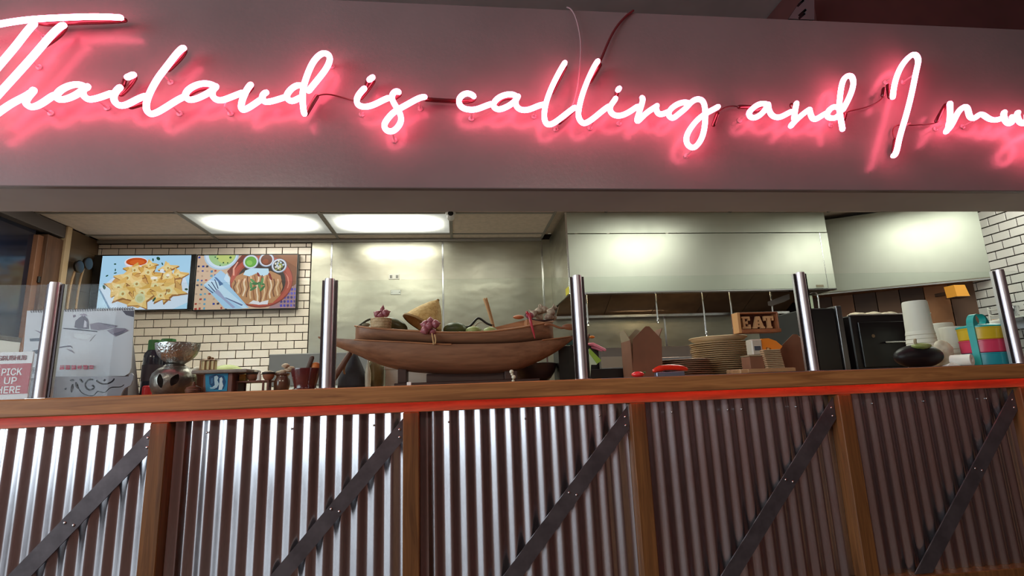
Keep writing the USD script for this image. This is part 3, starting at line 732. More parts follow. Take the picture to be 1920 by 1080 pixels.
# ------------------------------------------------------------------ menu screens
SCR = printed('screen_picture', glow=0.85, rough=0.3)
PRINT = printed('printed_paper', 0.0, 0.55)
def picture(name, layers, o, parent, m, step=0.00035, u=(1, 0, 0), v=(0, 0, 1)):
    """Flat print or screen image: outlines in the plane of u, v at o, each a hair in front of the one before."""
    ms, cs = [], []
    w = np.cross(u, v)
    for k, (pg, c) in enumerate(layers):
        if pg.is_empty: continue
        pm = prism(pg, step, np.array(o) + np.array(w) * step * k * 0.25, u, v)
        ms.append(pm); cs.append(np.tile(lin(c), (len(pm.vertices), 1)))
    return obj(name, cat_(ms), m, parent, col=np.vstack(cs))
def star(cx, cy, r, deg, n=4, inner=0.42, squash=0.72):
    P = []; js = random.Random(int(cx * 7 + cy))
    for k in range(2 * n):
        a = math.radians(deg) + k * math.pi / n
        q = (r if k % 2 == 0 else r * inner) * js.uniform(0.82, 1.1)
        P.append((cx + q * math.cos(a), cy + q * math.sin(a) * squash))
    return Polygon(P).buffer(12).buffer(-4)
def ell(cx, cy, rx, ry, deg=0):
    return affinity.rotate(affinity.scale(Point(cx, cy).buffer(1, 10), rx, ry), deg)
def screen(idx, px0, px1, py0, py1, inner, crop, layers, lab):
    Ys = BACK - 0.075
    a, b = at(px0, py0, Ys), at(px1, py1, Ys)
    t = thing('menu_screen', lab, 'screen', ((a[0] + b[0]) / 2, BACK - 0.04, (a[2] + b[2]) / 2))
    obj('housing', span(a[0], b[0], Ys, BACK - 0.02, b[2], a[2], 0.004), BLACK, t)
    obj('wall_mount', span((a[0] + b[0]) / 2 - 0.1, (a[0] + b[0]) / 2 + 0.1, BACK - 0.02, BACK + 0.002, (a[2] + b[2]) / 2 - 0.1, (a[2] + b[2]) / 2 + 0.1, 0.002), BLACK, t)
    i0, i1 = at(inner[0], inner[2], Ys), at(inner[1], inner[3], Ys)
    cx0, cx1, cy0, cy1 = crop
    frame = sbox(cx0, cy0, cx1, cy1)
    sx, sz = (i1[0] - i0[0]) / (cx1 - cx0), (i1[2] - i0[2]) / (cy1 - cy0)
    out = []
    for pg, c in layers:
        pg = pg.buffer(0).intersection(frame)
        pg = pg if pg.geom_type in ('Polygon', 'MultiPolygon') else unary_union([g for g in pg.geoms if g.area > 0])
        if pg.is_empty: continue
        out.append((affinity.affine_transform(pg, [sx, 0, 0, sz, i0[0] - cx0 * sx, i0[2] - cy0 * sz]), c))
    picture('picture', out, (0, Ys - 0.0006, 0), t, SCR)
Pg = Polygon
L1 = [(sbox(100, 80, 1540, 990), (168, 212, 240)),
      (Pg([(120, 640), (380, 400), (1420, 360), (1535, 640), (1535, 880), (1300, 990), (340, 990)]), (206, 222, 240)),
      (Pg([(115, 640), (135, 630), (350, 985), (320, 990)]), (120, 150, 180)), (Pg([(115, 660), (320, 990), (115, 990)]), (184, 214, 234)),
      (Pg([(470, 200), (850, 200), (800, 320), (640, 400), (520, 320)]), (214, 206, 220)), (ell(660, 200, 188, 88), (232, 228, 238)), (ell(662, 192, 166, 66), (196, 78, 28)), (ell(675, 200, 120, 44), (214, 100, 40)),
      (Pg([(260, 590), (420, 840), (760, 960), (1000, 800), (1400, 770), (1440, 690), (1380, 420), (700, 330), (380, 430)]), (204, 158, 92))]
for k, (x, y, r_, d) in enumerate(((880, 250, 130, 80), (640, 330, 190, 15), (1170, 300, 170, 75), (1340, 430, 190, -15), (860, 370, 210, 40), (540, 460, 230, 12), (1180, 440, 220, 10), (980, 500, 210, 35), (700, 560, 220, 20), (420, 620, 250, 25), (1000, 600, 230, 50),
                                    (500, 720, 230, 40), (1220, 680, 300, 12), (800, 720, 260, 30), (790, 830, 240, 60), (1100, 760, 180, 30))):
    L1 += [(star(x + 8, y + 16, r_, d), (150, 104, 60)), (star(x, y, r_, d), [(222, 182, 104), (214, 170, 88), (228, 194, 124)][k % 3]), (star(x, y - 6, r_ * 0.62, d + 20), (236, 208, 146)), (ell(x, y, r_ * 0.22, r_ * 0.2), (226, 218, 164)), (ell(x + 6, y + 4, r_ * 0.09, r_ * 0.1), (178, 140, 76))]
L1 += [(ell(975, 470, 55, 24), (240, 236, 226)), (ell(1190, 425, 26, 24), (240, 234, 220)), (ell(1090, 350, 32, 34), (226, 232, 240)), (ell(785, 800, 80, 80), (206, 208, 168)), (ell(785, 810, 50, 50), (190, 194, 146))]
for x, y, a, b, d in ((1012, 145, 34, 24, 40), (335, 232, 18, 12, 0), (350, 330, 9, 22, 0), (355, 380, 24, 9, -10), (230, 425, 22, 11, -30), (1085, 235, 10, 24, -25), (1506, 666, 26, 18, 10), (1010, 825, 16, 40, 30), (208, 612, 20, 38, -25), (930, 165, 12, 26, -10)):
    L1.append((ell(x, y, a, b, d), (34, 78, 62)))
screen(0, 177, 360.5, 478, 580, (192.5, 350.5, 480, 579), (115, 1535, 90, 985), L1, 'left menu screen showing golden fried wontons and a bowl of sauce')
L2 = [(sbox(90, 75, 1760, 970), (206, 178, 152))]
r2 = random.Random(3)
for i in range(9):
    for j in range(12):
        if r2.random() < 0.72:
            x, y = 105 + i * 72 + r2.uniform(-6, 6), 95 + j * 76 + r2.uniform(-6, 6)
            L2.append((affinity.rotate(sbox(x, y, x + r2.uniform(26, 40), y + r2.uniform(22, 36)), r2.uniform(-14, 14)), r2.choice([(44, 62, 150), (60, 130, 176), (160, 52, 40), (46, 44, 66), (92, 156, 184), (176, 150, 130)])))
L2 += [(Pg([(820, 75), (1760, 75), (1760, 620), (900, 500)]), (132, 78, 46)), (Pg([(1400, 75), (1760, 75), (1760, 300)]), (150, 92, 56)), (Pg([(1300, 970), (1760, 560), (1760, 970)]), (158, 124, 132))]
for i in range(5):
    for j in range(5):
        L2.append((affinity.rotate(sbox(1500 + i * 56, 640 + j * 66, 1536 + i * 56, 680 + j * 66), -20), r2.choice([(70, 60, 170), (96, 88, 190), (60, 50, 120)])))
L2 += [(Pg([(600, 350), (820, 90), (900, 90), (680, 480)]), (120, 50, 40)), (ell(1180, 520, 520, 432), (128, 48, 38)), (ell(1175, 512, 508, 420), (176, 74, 56)), (ell(1175, 520, 440, 370), (150, 58, 44)), (ell(1170, 530, 405, 345), (48, 28, 24)),
       (Pg([(700, 420), (690, 300), (760, 190), (775, 200), (720, 310), (725, 420)]), (226, 160, 140)), (Pg([(1560, 380), (1620, 460), (1640, 560), (1620, 640), (1605, 640), (1620, 560), (1600, 470)]), (214, 130, 110)),
       (ell(490, 70, 285, 252), (176, 206, 230)), (ell(490, 66, 262, 230), (206, 226, 242)), (ell(505, 62, 225, 200), (160, 200, 140)), (ell(560, 90, 150, 130), (190, 208, 120))]
for x, y, r_ in ((640, 120, 20), (430, 135, 14), (530, 205, 14), (600, 210, 12), (480, 250, 12), (390, 110, 12)):
    L2.append((ell(x, y, r_, r_ * 0.9), (46, 90, 50)))
for x, y, c in ((980, 195, (100, 172, 62)), (1240, 165, (116, 54, 28)), (1455, 265, (52, 48, 46))):
    L2 += [(ell(x, y, 128, 118), (150, 170, 196)), (ell(x, y - 4, 118, 108), (216, 224, 236)), (ell(x, y, 96, 90), c)]
L2 += [(ell(960, 210, 50, 40, 20), (140, 200, 90)), (ell(1225, 190, 50, 40), (150, 70, 36))]
for k in range(16):
    a = k * 2.4; q = 18 + 4.2 * k
    L2.append((affinity.rotate(sbox(1455 + q * math.cos(a) - 17, 265 + q * math.sin(a) - 14, 1455 + q * math.cos(a) + 17, 265 + q * math.sin(a) + 14), 40 * k), [(226, 222, 200), (196, 214, 226), (150, 160, 70)][k % 3]))
L2 += [(Pg([(690, 560), (760, 430), (900, 360), (1320, 350), (1490, 430), (1535, 620), (1500, 760), (1380, 880), (1000, 900), (880, 860), (720, 720)]), (182, 132, 88)),
       (Pg([(870, 410), (900, 340), (1000, 300), (1280, 310), (1300, 400), (1200, 440), (1080, 390), (980, 440)]), (190, 224, 242)), (Pg([(990, 880), (1060, 830), (1180, 860), (1310, 830), (1300, 900), (1150, 905)]), (222, 222, 230))]
for k in range(15):
    x = 740 + k * 54; y0 = 450 - (30 if 3 < k < 11 else 0) + abs(k - 7) * 8; y1 = 860 - abs(k - 8) * 22
    wv = [(x + 14 * math.sin(j * 1.3 + k), y0 + (y1 - y0) * j / 6) for j in range(7)]
    L2.append((LineString(wv).buffer(13 if k % 2 else 9), [(112, 62, 40), (222, 186, 146), (140, 84, 52), (232, 206, 176)][k % 4]))
for x, y, d in ((1040, 520, 40), (1050, 640, -30), (1010, 590, 80), (1180, 560, 20), (1200, 640, -50), (1150, 600, 70), (1080, 560, 0), (1190, 520, 100)):
    L2.append((ell(x, y, 62, 20, d), (86, 146, 84) if d > 30 else (56, 112, 64)))
for x, y in ((1310, 420), (1330, 470), (1120, 410)):
    L2.append((ell(x, y, 40, 18, 60), (130, 36, 30)))
L2 += [(Pg([(235, 575), (500, 330), (655, 460), (670, 600), (1000, 955), (760, 970), (610, 955)]), (160, 200, 232)), (Pg([(245, 560), (330, 490), (470, 520), (980, 955), (900, 955)]), (190, 220, 242)), (Pg([(600, 380), (655, 460), (665, 580), (560, 480)]), (196, 224, 244)),
       (Pg([(420, 690), (470, 640), (520, 690), (600, 790), (780, 940), (740, 955), (560, 800)]), (150, 160, 196)), (Pg([(590, 780), (620, 780), (900, 900), (880, 920)]), (96, 110, 150))]
for k in range(4):
    L2.append((LineString([(270 + 48 * k, 605 - 40 * k), (400 + 26 * k, 700 - 24 * k)]).buffer(7), (44, 66, 110)))
L2.append((Pg([(400, 440), (440, 450), (560, 560), (500, 590), (470, 520)]), (60, 104, 156)))
screen(1, 369, 556, 477, 579.5, (371, 553.5, 479.5, 577.5), (95, 1750, 80, 965), L2, 'right menu screen showing sliced chicken on rice with small sauce bowls')

# ------------------------------------------------------------------ neon lettering
NY = 1.979                                     # plane of the lit tubes, held off the wall
NEON = emitter('pink_neon', (1.0, 0.115, 0.195), 16.0)
DARKTUBE = mat('blacked_out_tube', (70, 12, 22), 0.25, coat=0.5)
CLIP = mat('clear_support', (236, 214, 218), 0.15, trans=0.75, spec=0.6)
WIRE = mat('dark_red_wire', (92, 34, 38), 0.4)
WIREG = mat('grey_wire', (150, 132, 134), 0.4)
NR = 0.0122
def on(P, Y):
    return np.array([at(x, y, Y) for x, y in P])
WORDS = [
 ('Thailand', 'pink neon word Thailand in script at the left end of the grey wall', 
  [[(-70, 60), (0, 45), (57, 36.7), (114, 33.2), (171, 31.3), (226, 33)],
   [(64, 44), (46, 65), (28, 88), (0, 121), (-40, 170)],
   [(119, 47), (102, 60), (71, 95), (35.5, 135), (0, 174), (-30, 208)],
   [(-40, 237), (0, 209), (24, 193), (45, 182), (58, 174)],
   [(63, 169), (54, 180), (48.8, 192), (57, 200), (73.5, 196.5), (95, 182.5), (105, 178)],
   [(160, 163), (142, 158.5), (123.5, 163.5), (109, 174), (107, 184), (118.5, 186.5), (142, 178), (155, 169), (164, 162)],
   [(163, 164), (155, 174), (163.5, 185), (176, 185.5), (192, 181), (208.6, 175)],
   [(225, 164), (217, 172.5), (213.4, 183), (218, 194), (229, 198), (245, 192.6), (260, 185), (273, 180)],
   [(239, 145), (250, 140)],
   [(344, 90), (334, 98), (312.5, 125), (296, 147), (281.6, 173), (275.2, 191), (275, 205), (281.6, 213), (292.5, 211.5), (316, 198), (345, 181.5)],
   [(402, 161), (385, 156.6), (368.7, 159.5), (354, 168), (348, 178.5), (354, 186.5), (372, 183.5), (396, 170.7), (405, 162)],
   [(404, 164), (398, 173), (401, 183), (412, 188), (427, 184.5), (441, 179), (454, 174)],
   [(470, 159), (461, 172), (452.7, 195), (454, 205), (461, 204.5), (480, 193), (491, 186)],
   [(499, 173.4), (492, 183), (496, 190), (505, 190.6), (521, 186.5), (537, 181.6)],
   [(566, 161), (554, 161.6), (542, 171.6), (538, 182), (545, 189), (555, 187), (565, 182.5)],
   [(570.6, 213), (568, 197), (568, 171.6), (572.4, 151.6), (583, 124.4), (594, 108), (607, 100), (617, 104.5), (617, 117), (607, 135), (579, 170)]],
  [[(234, 38), (190, 41), (130, 43), (95, 45), (72, 43)], [(122, 52), (112, 65), (84, 85)], [(253, 146), (240, 165), (227, 177)], [(233.5, 151), (231, 161)], [(347, 96), (340, 107), (316, 131)],
   [(354, 178), (372, 168), (392, 165)], [(472, 164), (464, 174)], [(246, 201), (269, 194)], [(574, 214), (583, 199), (594, 181)]],
  [(73, 61), (63, 118), (85, 205), (192, 195), (313, 147), (330, 206), (427, 206), (619, 117)]),
 ('is', 'small pink neon word is between the two longest neon words',
  [[(683, 166), (674, 176), (669, 188), (672.6, 197), (684.4, 200), (699, 197), (714, 190), (729, 183.5)], [(692.6, 149.5), (698.5, 145)],
   [(747.4, 172.6), (741, 172), (735.8, 178), (735.8, 187), (742, 199), (749, 211), (752, 224), (746.7, 237), (735, 246), (725, 244), (720.7, 235.6), (726, 224), (738, 211), (753, 201.6), (773, 190.5), (786, 184), (796, 181.8)]],
  [[(700, 152.6), (690, 167.4), (677, 183.7)], [(689, 154), (686, 164)], [(749, 178), (742, 183)]],
  [(676, 208), (738, 257), (787, 197)]),
 ('calling', 'pink neon word calling in script in the middle of the grey wall',
  [[(888, 180.5), (881, 176), (872, 176), (863.5, 182), (860.5, 191), (865, 200), (874, 204.5), (888.5, 205.5), (902, 202), (921, 195)],
   [(969, 182), (962, 177.6), (950.7, 177.4), (937.4, 182), (927.5, 191), (926, 199.6), (933, 204.6), (945, 202.6), (959.6, 194.4), (970, 183.5)],
   [(971.5, 181), (967, 191), (970, 201), (979, 206), (992, 205.2), (1005.6, 200), (1020, 196)],
   [(1059, 118), (1050, 133), (1036.7, 159), (1026, 186), (1021, 208.5), (1021.4, 225), (1026, 232.5), (1034, 232.6), (1050, 222.5), (1066, 210), (1077, 202)],
   [(1120.7, 115), (1111, 131), (1097, 163), (1089, 188), (1084.8, 209), (1085.6, 221), (1092, 230), (1100.5, 229.6), (1121.6, 214.5), (1142, 199.4)],
   [(1154, 185), (1146.5, 196), (1143.8, 205.6), (1150, 214.6), (1162, 216.8), (1176, 212), (1195, 200)], [(1158.6, 168.6), (1161, 166)],
   [(1204, 183.6), (1200, 206), (1195, 227), (1206, 217.6), (1218, 207.6), (1231.4, 199)], [(1231.4, 198.5), (1230.8, 205.6), (1236, 213.6), (1247, 212.2), (1253, 210)],
   [(1290.5, 193), (1280, 192.4), (1267.6, 197), (1257, 205.8), (1253.8, 215), (1260, 221), (1271, 215), (1287, 201.6), (1299, 189.6), (1310, 186), (1318, 190.6), (1322, 205.6), (1322.4, 223), (1318.7, 249.6), (1310, 268.6), (1299, 276.6), (1289.4, 270.7), (1287.4, 256.6), (1296, 239), (1311.6, 221.4), (1331, 208.6), (1346, 200.4)]],
  [[(798, 186.5), (825, 188.4), (858, 190), (884, 189), (889, 184)], [(931, 197), (942, 186), (962.6, 184)], [(1060, 126), (1050, 145), (1036, 173)], [(1048.5, 230), (1062, 219), (1075, 207)], [(1125, 122), (1107, 153)], [(1157, 172), (1155, 182)], [(1345, 213), (1338, 234)]],
  [(884, 216), (1003, 212), (1044, 236), (1109, 234), (1164, 226), (1292, 287)]),
 ('and', 'pink neon word and, in script, right of the longer neon words',
  [[(1436, 195), (1423, 195.8), (1411, 203.6), (1404.4, 213.6), (1409, 220), (1418, 219.6), (1429.5, 211.6), (1440, 196.4)], [(1440.5, 196), (1442, 206), (1447.6, 216), (1457.5, 220), (1470, 216.4), (1485, 209)],
   [(1493.4, 194), (1490.4, 210), (1489, 223)], [(1483, 236), (1493, 225), (1507.5, 212.4), (1517.6, 205.5)], [(1517.8, 205.6), (1519.6, 213), (1524.7, 222.6), (1532.5, 222), (1548, 213)],
   [(1570, 201.4), (1561, 201.6), (1553, 209), (1551.2, 217), (1557.5, 221.4), (1571, 217)],
   [(1579.6, 242), (1576.4, 223), (1574, 201), (1575.3, 179), (1579, 157), (1586, 144.4), (1595, 142.6), (1599.6, 151), (1598, 167), (1590, 187.4), (1580, 206)]],
  [[(1386, 200.5), (1396, 200.6), (1408, 201.2)], [(1484, 197), (1487, 203)], [(1585.6, 214), (1583, 224)], [(1416, 208), (1432, 201)]],
  [(1393, 220), (1565, 229)]),
 ('I', 'tall pink neon letter I on the grey wall, right of the word and',
  [[(1674, 182), (1676.4, 163), (1682, 142), (1692, 121.5), (1705, 106.6), (1715, 102.6), (1721, 110), (1719, 129), (1711.5, 165), (1699, 216), (1686, 261), (1680.7, 284), (1675.4, 292)]],
  [[(1665, 161), (1668, 182)], [(1657, 167), (1655.5, 179)], [(1678.5, 262), (1675.5, 284)]],
  [(1669, 148), (1702, 148), (1697, 237)]),
 ('mu', 'cut-off pink neon letters m and u at the right edge of the photograph',
  [[(1781, 194), (1781.4, 214), (1779.6, 233), (1774, 247)], [(1776, 244), (1788, 227), (1797, 210), (1808, 200.4)], [(1809.5, 200), (1815, 207), (1819, 219), (1826.5, 221.6), (1839, 214.4), (1852, 221.2), (1865, 225), (1880, 220.8)],
   [(1883, 210.5), (1884, 224), (1891, 231.6), (1897.6, 228), (1898, 219)], [(1908.5, 211), (1909.6, 225), (1917, 231.6), (1924, 227), (1926, 215)], [(1953, 210), (1946, 210), (1941, 216), (1941, 225), (1948, 237), (1955, 249), (1958, 262), (1952, 275), (1941, 284), (1932, 282), (1928, 273), (1933, 262), (1944, 249), (1959, 239), (1979, 228), (2000, 220)]],
  [[(1756, 227), (1764, 212), (1773, 197)]],
  [(1764, 236), (1815, 232)])]
for word, lab, lit, dark, sup in WORDS:
    c = on([lit[0][0]], FACE)[0]
    t = thing('neon_word', lab, 'neon sign', (c[0], FACE, c[2]))
    for s_ in lit:
        P = on(s_, NY)
        obj('lit_tube', tube(spline(P, 7), NR, 10), NEON, t, smooth=True)
    for s_ in dark:
        P = on(s_, NY + 0.034)
        obj('blacked_out_bend', tube(spline(P, 5), 0.0095, 8), DARKTUBE, t, smooth=True)
    for x, y in sup:
        q = at(x, y, FACE - 0.03)
        st = tube([(q[0], FACE - 0.0008, q[2]), (q[0], NY + 0.012, q[2])], 0.004, 8, dome=False)
        ft = lathe([(0.012, 0), (0.012, 0.004), (0.005, 0.006)], (0, 0, 0), 12); ft.apply_transform(rot(90, (1, 0, 0))); ft.apply_translation((q[0], FACE - 0.0006, q[2]))
        # a saddle arm that reaches the nearest point of a lit tube
        best = min((np.linalg.norm(np.array([x, y]) - np.array(p)), p) for s_ in lit for p in spline(s_, 5))[1]
        b = at(*best, NY)
        st2 = tube([(q[0], NY + 0.014, q[2]), (b[0], NY + NR * 0.8, b[2])], 0.003, 6, dome=False)
        obj('tube_support', cat_([st, ft, st2]), CLIP, t)
def cable(lab, P, Y, r, m, per=6):
    c = at(*P[0], FACE)
    Y = np.broadcast_to(Y, (len(P),))
    obj('cable', tube(spline([at(x, y, q) for (x, y), q in zip(P, Y)], per), r, 8), m, smooth=True, label=lab, cat='cable')
cable('pale grey wire hanging from the wall top behind the first double letter of calling', [(1063, 14), (1070, 17), (1077, 27), (1085, 53), (1089, 90), (1085, 143), (1077, 187), (1053, 230)], [2.06, 2.03] + [2.02] * 6, 0.0035, WIREG)
cable('thick dark red cable running from the wall top down to the second l of calling', [(1187, 20), (1167, 37), (1150, 60), (1137, 87), (1126, 113)], [2.043, 2.04, 2.035, 2.03, 2.02], 0.0055, WIRE)
cable('thin dark wire between the neon words Thailand and is', [(594, 180), (607, 177), (623, 178), (656, 187), (669, 190)], [2.01, 2.02, 2.035, 2.04, 2.03], 0.0028, WIRE)
cable('thin red wire arching from the neon word calling to the word and', [(1345, 212), (1359, 202), (1373, 199), (1386, 200.5)], 2.025, 0.003, WIRE)
cable('thin red wire between the neon word and and the tall letter I', [(1586, 214), (1592, 209), (1604, 206), (1617, 203), (1634, 197.5), (1650, 188), (1657, 177)], 2.03, 0.003, WIRE)
cable('thin red wire from the foot of the neon letter I to the cut-off letters', [(1680, 262), (1674, 248), (1680, 236), (1699, 235), (1726, 234), (1752, 231), (1758, 226)], 2.03, 0.003, WIRE)

# ------------------------------------------------------------------ things on the bar top
def lpx(cx, Y, rows, n=28, base=TOPZ, open_t=None, close=True):
    """A turned shape from (half width, y) pairs measured on the photograph, listed from the top down, standing at base."""
    yb = rows[-1][1]
    c = at(cx, yb, Y)
    pr = []
    for hw, y in rows:
        q = at(cx, y, Y)
        pr.append((max(hw * mpp(cx, y, Y), 0.0), q[2]))
    d = base - pr[-1][1]
    z0 = pr[0][1]
    pr = [(r, z0 + (z - z0) * (z0 - base) / (z0 - pr[-1][1])) for r, z in pr][::-1]
    if open_t:
        pr = shell(pr, open_t)
    return lathe(pr, (c[0], Y, 0), n), (c[0], Y, base)
def edge_y(x): return 749 - 0.0349 * x
def bx(x0, x1, y0, Y0, Y1, base=TOPZ, y1=None, b=0.003):
    """A box whose front face covers the given pixels at depth Y0."""
    yb = edge_y((x0 + x1) / 2) if y1 is None else y1
    xm = yb
    return span(at(x0, yb, Y0)[0], at(x1, yb, Y0)[0], Y0, Y1, base if y1 is None else at((x0 + x1) / 2, y1, Y0)[2], at((x0 + x1) / 2, y0, Y0)[2], b)
def TB(x, y, Y): return at(x, y, Y)

# pick up sign, cut by the left edge of the photograph
SY = 2.20
RSIGN = mat('red_sign', (160, 30, 52), 0.45); WSIGN = mat('white_sign', (204, 202, 208), 0.4); GSIGN = mat('sign_grey_red_letters', (128, 52, 64), 0.5)
t = thing('pickup_sign', 'red and white counter sign reading PICK UP HERE at the left edge of the bar', 'sign', (at(20, 745, SY)[0], SY, TOPZ))
a0, a1 = at(-24, 745, SY)[0], at(51, 745, SY)[0]
zh0, zh1, zr = at(20, 660, SY)[2], at(20, 682, SY)[2], at(20, 739, SY)[2]
obj('back_plate', span(a0, a1, SY + 0.002, SY + 0.008, TOPZ + 0.004, zh0, 0.002), WSIGN, t)
obj('foot', span(a0, a1, SY - 0.002, SY + 0.075, TOPZ, TOPZ + 0.005, 0.001), WSIGN, t)
obj('red_field', span(a0, a1 - 0.002, SY + 0.0005, SY + 0.0022, zr, zh1, 0.0004), RSIGN, t)
s_ = mpp(20, 700, SY); sv = mppv(20, 700, SY)
def sign_text(txt, x0, ybase, hpx, wpx, m):
    q = at(x0, ybase, SY)
    obj('lettering', lettering(txt, hpx * sv, (q[0], SY + 0.0006, q[2]), 0.0008, True, wpx * s_), m, t)
sign_text('GRUBHUB', -5, 676, 8.5, 53, GSIGN)
sign_text('PICK', 1, 704, 12.5, 38, WSIGN)
sign_text('UP', 5, 720, 12, 24, WSIGN)
sign_text('HERE', -9, 738, 12.5, 44, WSIGN)

# calendar
CY = 2.36
PAGE = mat('calendar_paper', (192, 194, 204), 0.6)
t = thing('calendar', 'large grey spiral bound calendar standing behind the first glass post', 'calendar', (at(150, 730, CY)[0], CY, TOPZ))
page = P2([(52, 583), (253, 578), (247, 690), (243, 700), (235, 705), (40, 710)], CY)
obj('page', prism(page, 0.004, (0, CY, 0)), PAGE, t)
back = P2([(60, 590), (249, 585), (240, 741), (44, 746)], CY)
obj('easel_back', hull([(x, CY + 0.006, z) for x, z in ((at(60, 590, CY)[0], at(60, 600, CY)[2]), (at(245, 590, CY)[0], at(245, 600, CY)[2]))] + [(at(44, 746, CY)[0], CY + 0.006, TOPZ), (at(238, 741, CY)[0], CY + 0.006, TOPZ), (at(44, 746, CY)[0], CY + 0.09, TOPZ), (at(238, 741, CY)[0], CY + 0.09, TOPZ)]), mat('calendar_board', (150, 150, 160), 0.7), t)
coil = []
for k in range(42):
    x = 60 + k * 4.6
    q = at(x, 583.5 - (x - 52) * 0.025, CY)
    an = np.linspace(0, 2 * math.pi, 9)
    coil.append(tube([(q[0] + 0.0004 * j, CY - 0.0015 + 0.006 * math.cos(w_), q[2] - 0.001 + 0.007 * math.sin(w_)) for j, w_ in enumerate(an)], 0.0011, 4, dome=False))
obj('spiral_binding', cat_(coil), mat('coil_wire', (70, 66, 76), 0.35, 0.7), t)
def Pc(pts, Y=CY): return P2(pts, Y).buffer(0)
INK, INK2, INK3 = (86, 78, 100), (120, 108, 128), (150, 140, 160)
LAY = [(Pc([(66, 619), (78, 622), (96, 619), (96, 626), (78, 626)]), INK2), (Pc([(57, 635), (95, 633), (95, 640), (58, 640)]), (70, 76, 96)), (Pc([(62, 658), (95, 650), (95, 659), (70, 664)]), (70, 76, 96)),
       (Pc([(138, 592), (143, 590), (144, 594), (139, 596)]), INK2), (Pc([(141, 614), (143, 602), (150, 596), (158, 590), (166, 598), (168, 606), (168, 617), (150, 617)]), INK), (Pc([(150, 590), (158, 588), (166, 591), (158, 594)]), INK3),
       (Pc([(160, 600), (164, 604), (164, 614), (158, 614)]), (190, 186, 200)), (Pc([(120, 615), (150, 617), (184, 621), (184, 623), (150, 620), (120, 617)]), (60, 56, 76)),
       (Pc([(170, 608), (186, 605), (206, 608), (222, 611), (218, 614), (204, 617), (186, 620), (172, 618)]), INK2), (Pc([(188, 606), (204, 608), (220, 611), (206, 612)]), INK),
       (Pc([(202, 620), (216, 615), (236, 616), (242, 620), (230, 626), (218, 631), (211, 627)]), INK2), (Pc([(214, 626), (238, 618), (232, 625), (220, 630)]), INK),
       (Pc([(131, 622), (180, 628), (170, 640), (136, 636)]), (184, 184, 194)), (Pc([(140, 625), (174, 629), (166, 637), (142, 634)]), (198, 200, 208)),
       (Pc([(112, 651), (122, 649), (134, 648), (138, 653), (133, 650), (124, 651), (112, 653)]), INK), (Pc([(126, 654), (136, 657), (142, 663), (132, 658)]), INK2), (Pc([(231, 583), (253, 583), (252, 595), (238, 591)]), (62, 56, 76))]
r3 = random.Random(5)
for k in range(6):                                            # the row of upside-down red characters, each a cluster of short strokes
    x = 114 + k * 11.2
    for _ in range(4):
        yy = 685 + r3.uniform(0, 7)
        LAY.append((Pc([(x, yy), (x + 8, yy - 0.3), (x + 8, yy + 1.3), (x, yy + 1.5)]), (186, 60, 90)))
    for dx in (1.2, 4, 6.6):
        LAY.append((Pc([(x + dx, 685), (x + dx + 1.4, 685), (x + dx + 1.4, 692.5), (x + dx, 692.5)]), (186, 60, 90)))
for yy in (690, 696):
    LAY.append((P2([(61, yy), (68, yy - 1), (68, yy + 4), (61, yy + 4)], CY).difference(P2([(62.5, yy + 0.8), (68.5, yy + 0.4), (68.5, yy + 2.5), (62.5, yy + 2.8)], CY)), (90, 90, 100)))
picture('printed_picture', LAY, (0, CY - 0.0042, 0), t, PRINT)
# carved scroll board under the calendar
t = thing('carved_board', 'grey fretwork board with scroll carving below the spiral bound calendar', 'ornament', (at(180, 740, 2.30)[0], 2.30, TOPZ))
BY = 2.30
outl = P2([(100, 707), (244, 707), (248, 700), (251, 704), (250, 713), (246, 722), (236, 727), (231, 734), (228, 741), (216, 742), (98, 748)], BY).buffer(0.002)
cut = []
def groove(pts, w):
    return LineString([tuple(at(x, y, BY)[[0, 2]]) for x, y in spline(np.array(pts, float), 6)]).buffer(w)
cut += [groove([(176, 712), (168, 713), (163, 720), (165, 728), (172, 731), (179, 727), (176, 723)], 0.0032), groove([(184, 714), (192, 719), (200, 720), (210, 717), (216, 711)], 0.003),
        groove([(150, 727), (165, 741), (180, 740), (186, 734), (198, 736), (208, 728), (222, 726), (234, 722)], 0.0018)]
for x, y, a, b, d in ((138, 728, 2.6, 8, 0), (147, 723, 2.6, 7, 25), (155, 714, 2.2, 5, 40), (138, 713, 4, 2, 0), (198, 713, 2.2, 2.2, 0), (126, 729, 2, 2, 0)):
    q = at(x, y, BY); cut.append(affinity.rotate(affinity.scale(Point(q[0], q[2]).buffer(1, 8), a * 0.0021, b * 0.0021), d))
cut = unary_union(cut)
obj('fretwork', prism(outl.difference(cut), 0.008, (0, BY, 0)), mat('grey_carved_wood', (138, 140, 154), 0.55), t)
obj('backing', prism(outl.buffer(-0.003), 0.004, (0, BY + 0.0045, 0)), mat('dark_backing', (62, 58, 66), 0.7), t)
